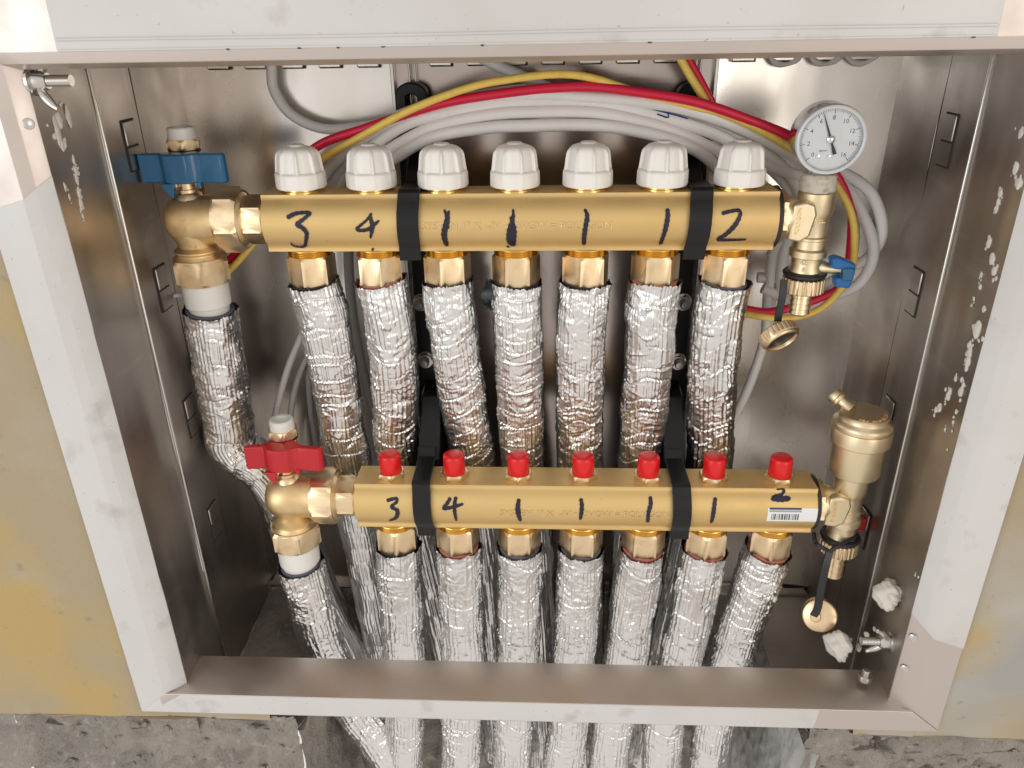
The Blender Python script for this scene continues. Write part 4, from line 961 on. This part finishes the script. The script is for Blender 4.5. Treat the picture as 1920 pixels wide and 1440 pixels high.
cable('cable', 'red cable dropping from the cabinet top beside the yellow one', [(1275, 85, 153), (1302, 130, 153), (1332, 186, 151), (1356, 232, 155), (1392, 282, 160)], 2.7, 'wire_r', 'control wires')
cable('cable', 'grey cable loop hanging against the back panel left of the knobs', [(508, 85, 184), (509, 130, 184), (514, 170, 184), (545, 214, 182), (605, 241, 178), (680, 237, 170), (760, 222, 160), (840, 205, 156)], 3.9, 'wire_w')
cable('cable', 'grey cable entering behind the frame top above the bundle', [(890, 100, 180), (930, 122, 176), (985, 146, 168), (1040, 170, 158), (1110, 190, 152)], 4.3, 'wire_w')
cable('cable', 'grey cable curving out beside the leftmost foil pipe', [(600, 500, 160), (590, 580, 150), (566, 630, 150), (539, 694, 150), (518, 772, 150), (511, 830, 150), (512, 920, 152)], 3.0, 'wire_g')
cable('cable', 'grey cable hanging straight behind the leftmost foil pipe', [(590, 640, 164), (562, 700, 164), (547, 760, 164), (544, 830, 164), (550, 930, 164)], 2.8, 'wire_g')
cable('cable', 'darker grey cable hanging closest behind the leftmost foil pipe', [(575, 640, 172), (578, 700, 172), (583, 770, 172), (592, 830, 172), (604, 930, 172)], 2.8, 'wire_d')
cable('cable', 'dark grey cable hanging between the first two foil pipes', [(655, 440, 156), (654, 500, 156), (663, 600, 156), (686, 720, 156), (712, 815, 156), (730, 900, 158)], 4.0, 'wire_d')
cable('cable', 'cut grey cable end hanging right of the seventh foil pipe', [(1452, 440, 164), (1450, 520, 164), (1443, 590, 162), (1428, 655, 158), (1405, 722, 154), (1381, 775, 152)], 3.9, 'wire_w')
cable('cable', 'thin bare wire end poking out left of the white adapter', [(400, 560, 132), (365, 556, 128), (340, 553, 120), (312, 557, 112), (282, 563, 104)], 1.7, 'wire_w', None, 1.5)
# ink on the cables
def ink_on(parent, P, r, pix, wpx, Y):
    mb = MB()
    for line in pix:
        Q = []
        for (x, y) in line:
            q = at(x, y, Y); d = P - q; k = np.argmin((d[:, 0]) ** 2 + (d[:, 2]) ** 2); v = q - P[k]; v = np.array([v[0], 0, v[2]]); nv = np.linalg.norm(v)
            if nv > r * .9: v = v / nv * r * .9
            Q.append(np.array([P[k][0] + v[0], P[k][1] - math.sqrt(max(r * r - v @ v, .2)) - .05, P[k][2] + v[2]]))
        mb.tube(spline(Q, .8), wpx, 8)
    mb.build('ink_mark', 'ink_b', parent, smooth=50)
ink_on(W1, W1P, 4.3, [[(758, 225), (770, 217), (781, 216)], [(781, 213), (780, 218)]], .45, 140)
ink_on(W2, W2P, 4.3, [[(1225, 204), (1245, 207), (1254, 210)], [(1232, 214), (1252, 220), (1253, 209)], [(1253, 210), (1270, 214), (1290, 222)]], .6, 142)

# ------------------------------------------------------------------ loose scraps
q = at(362, 720, 128)
mb = MB(); vs = []
for k in range(13):
    y = 668 + k * 7.5; wd = (6 + 5 * math.sin(k * .5 + .6) + (3 if k % 3 == 0 else 0)) * .42; c = at(360 + 4 * math.sin(k * .9) + k * .3, y, 122)
    for s_ in (-1, 0, 1): vs.append(c + np.array([s_ * wd, 2.0 * math.sin(k + s_), 0]))
mb.add(vs, [(k * 3 + j, k * 3 + j + 1, k * 3 + j + 4, k * 3 + j + 3) for k in range(12) for j in range(2)])
o = mb.build('tape_scrap', 'green', origin=q, smooth=60); sm = o.modifiers.new('t', 'SOLIDIFY'); sm.thickness = .0005
tag(o, 'torn green tape scrap beside the thick left foil pipe', 'tape')
mb = MB(); vs = []
for k in range(11):
    c = at(916 + 3 * math.sin(k * .8), 523 + k * 6, YU - 4 + 6 * math.sin(k)); wd = 4.2 * math.sin(pi * (k + 1) / 12.5) + .6
    for s_ in (-1, 0, 1): vs.append(c + np.array([s_ * wd, 1.6 * s_ * s_ + math.sin(k * 1.7), 0]))
mb.add(vs, [(k * 3 + j, k * 3 + j + 1, k * 3 + j + 4, k * 3 + j + 3) for k in range(10) for j in range(2)])
o = mb.build('tape_scrap', 'tape', origin=at(916, 580, YU), smooth=60); sm = o.modifiers.new('t', 'SOLIDIFY'); sm.thickness = .0006
tag(o, 'dark tape flap peeling from the top of the fourth foil pipe', 'tape')

for o in S.objects:
    if '_o' in o: del o['_o']
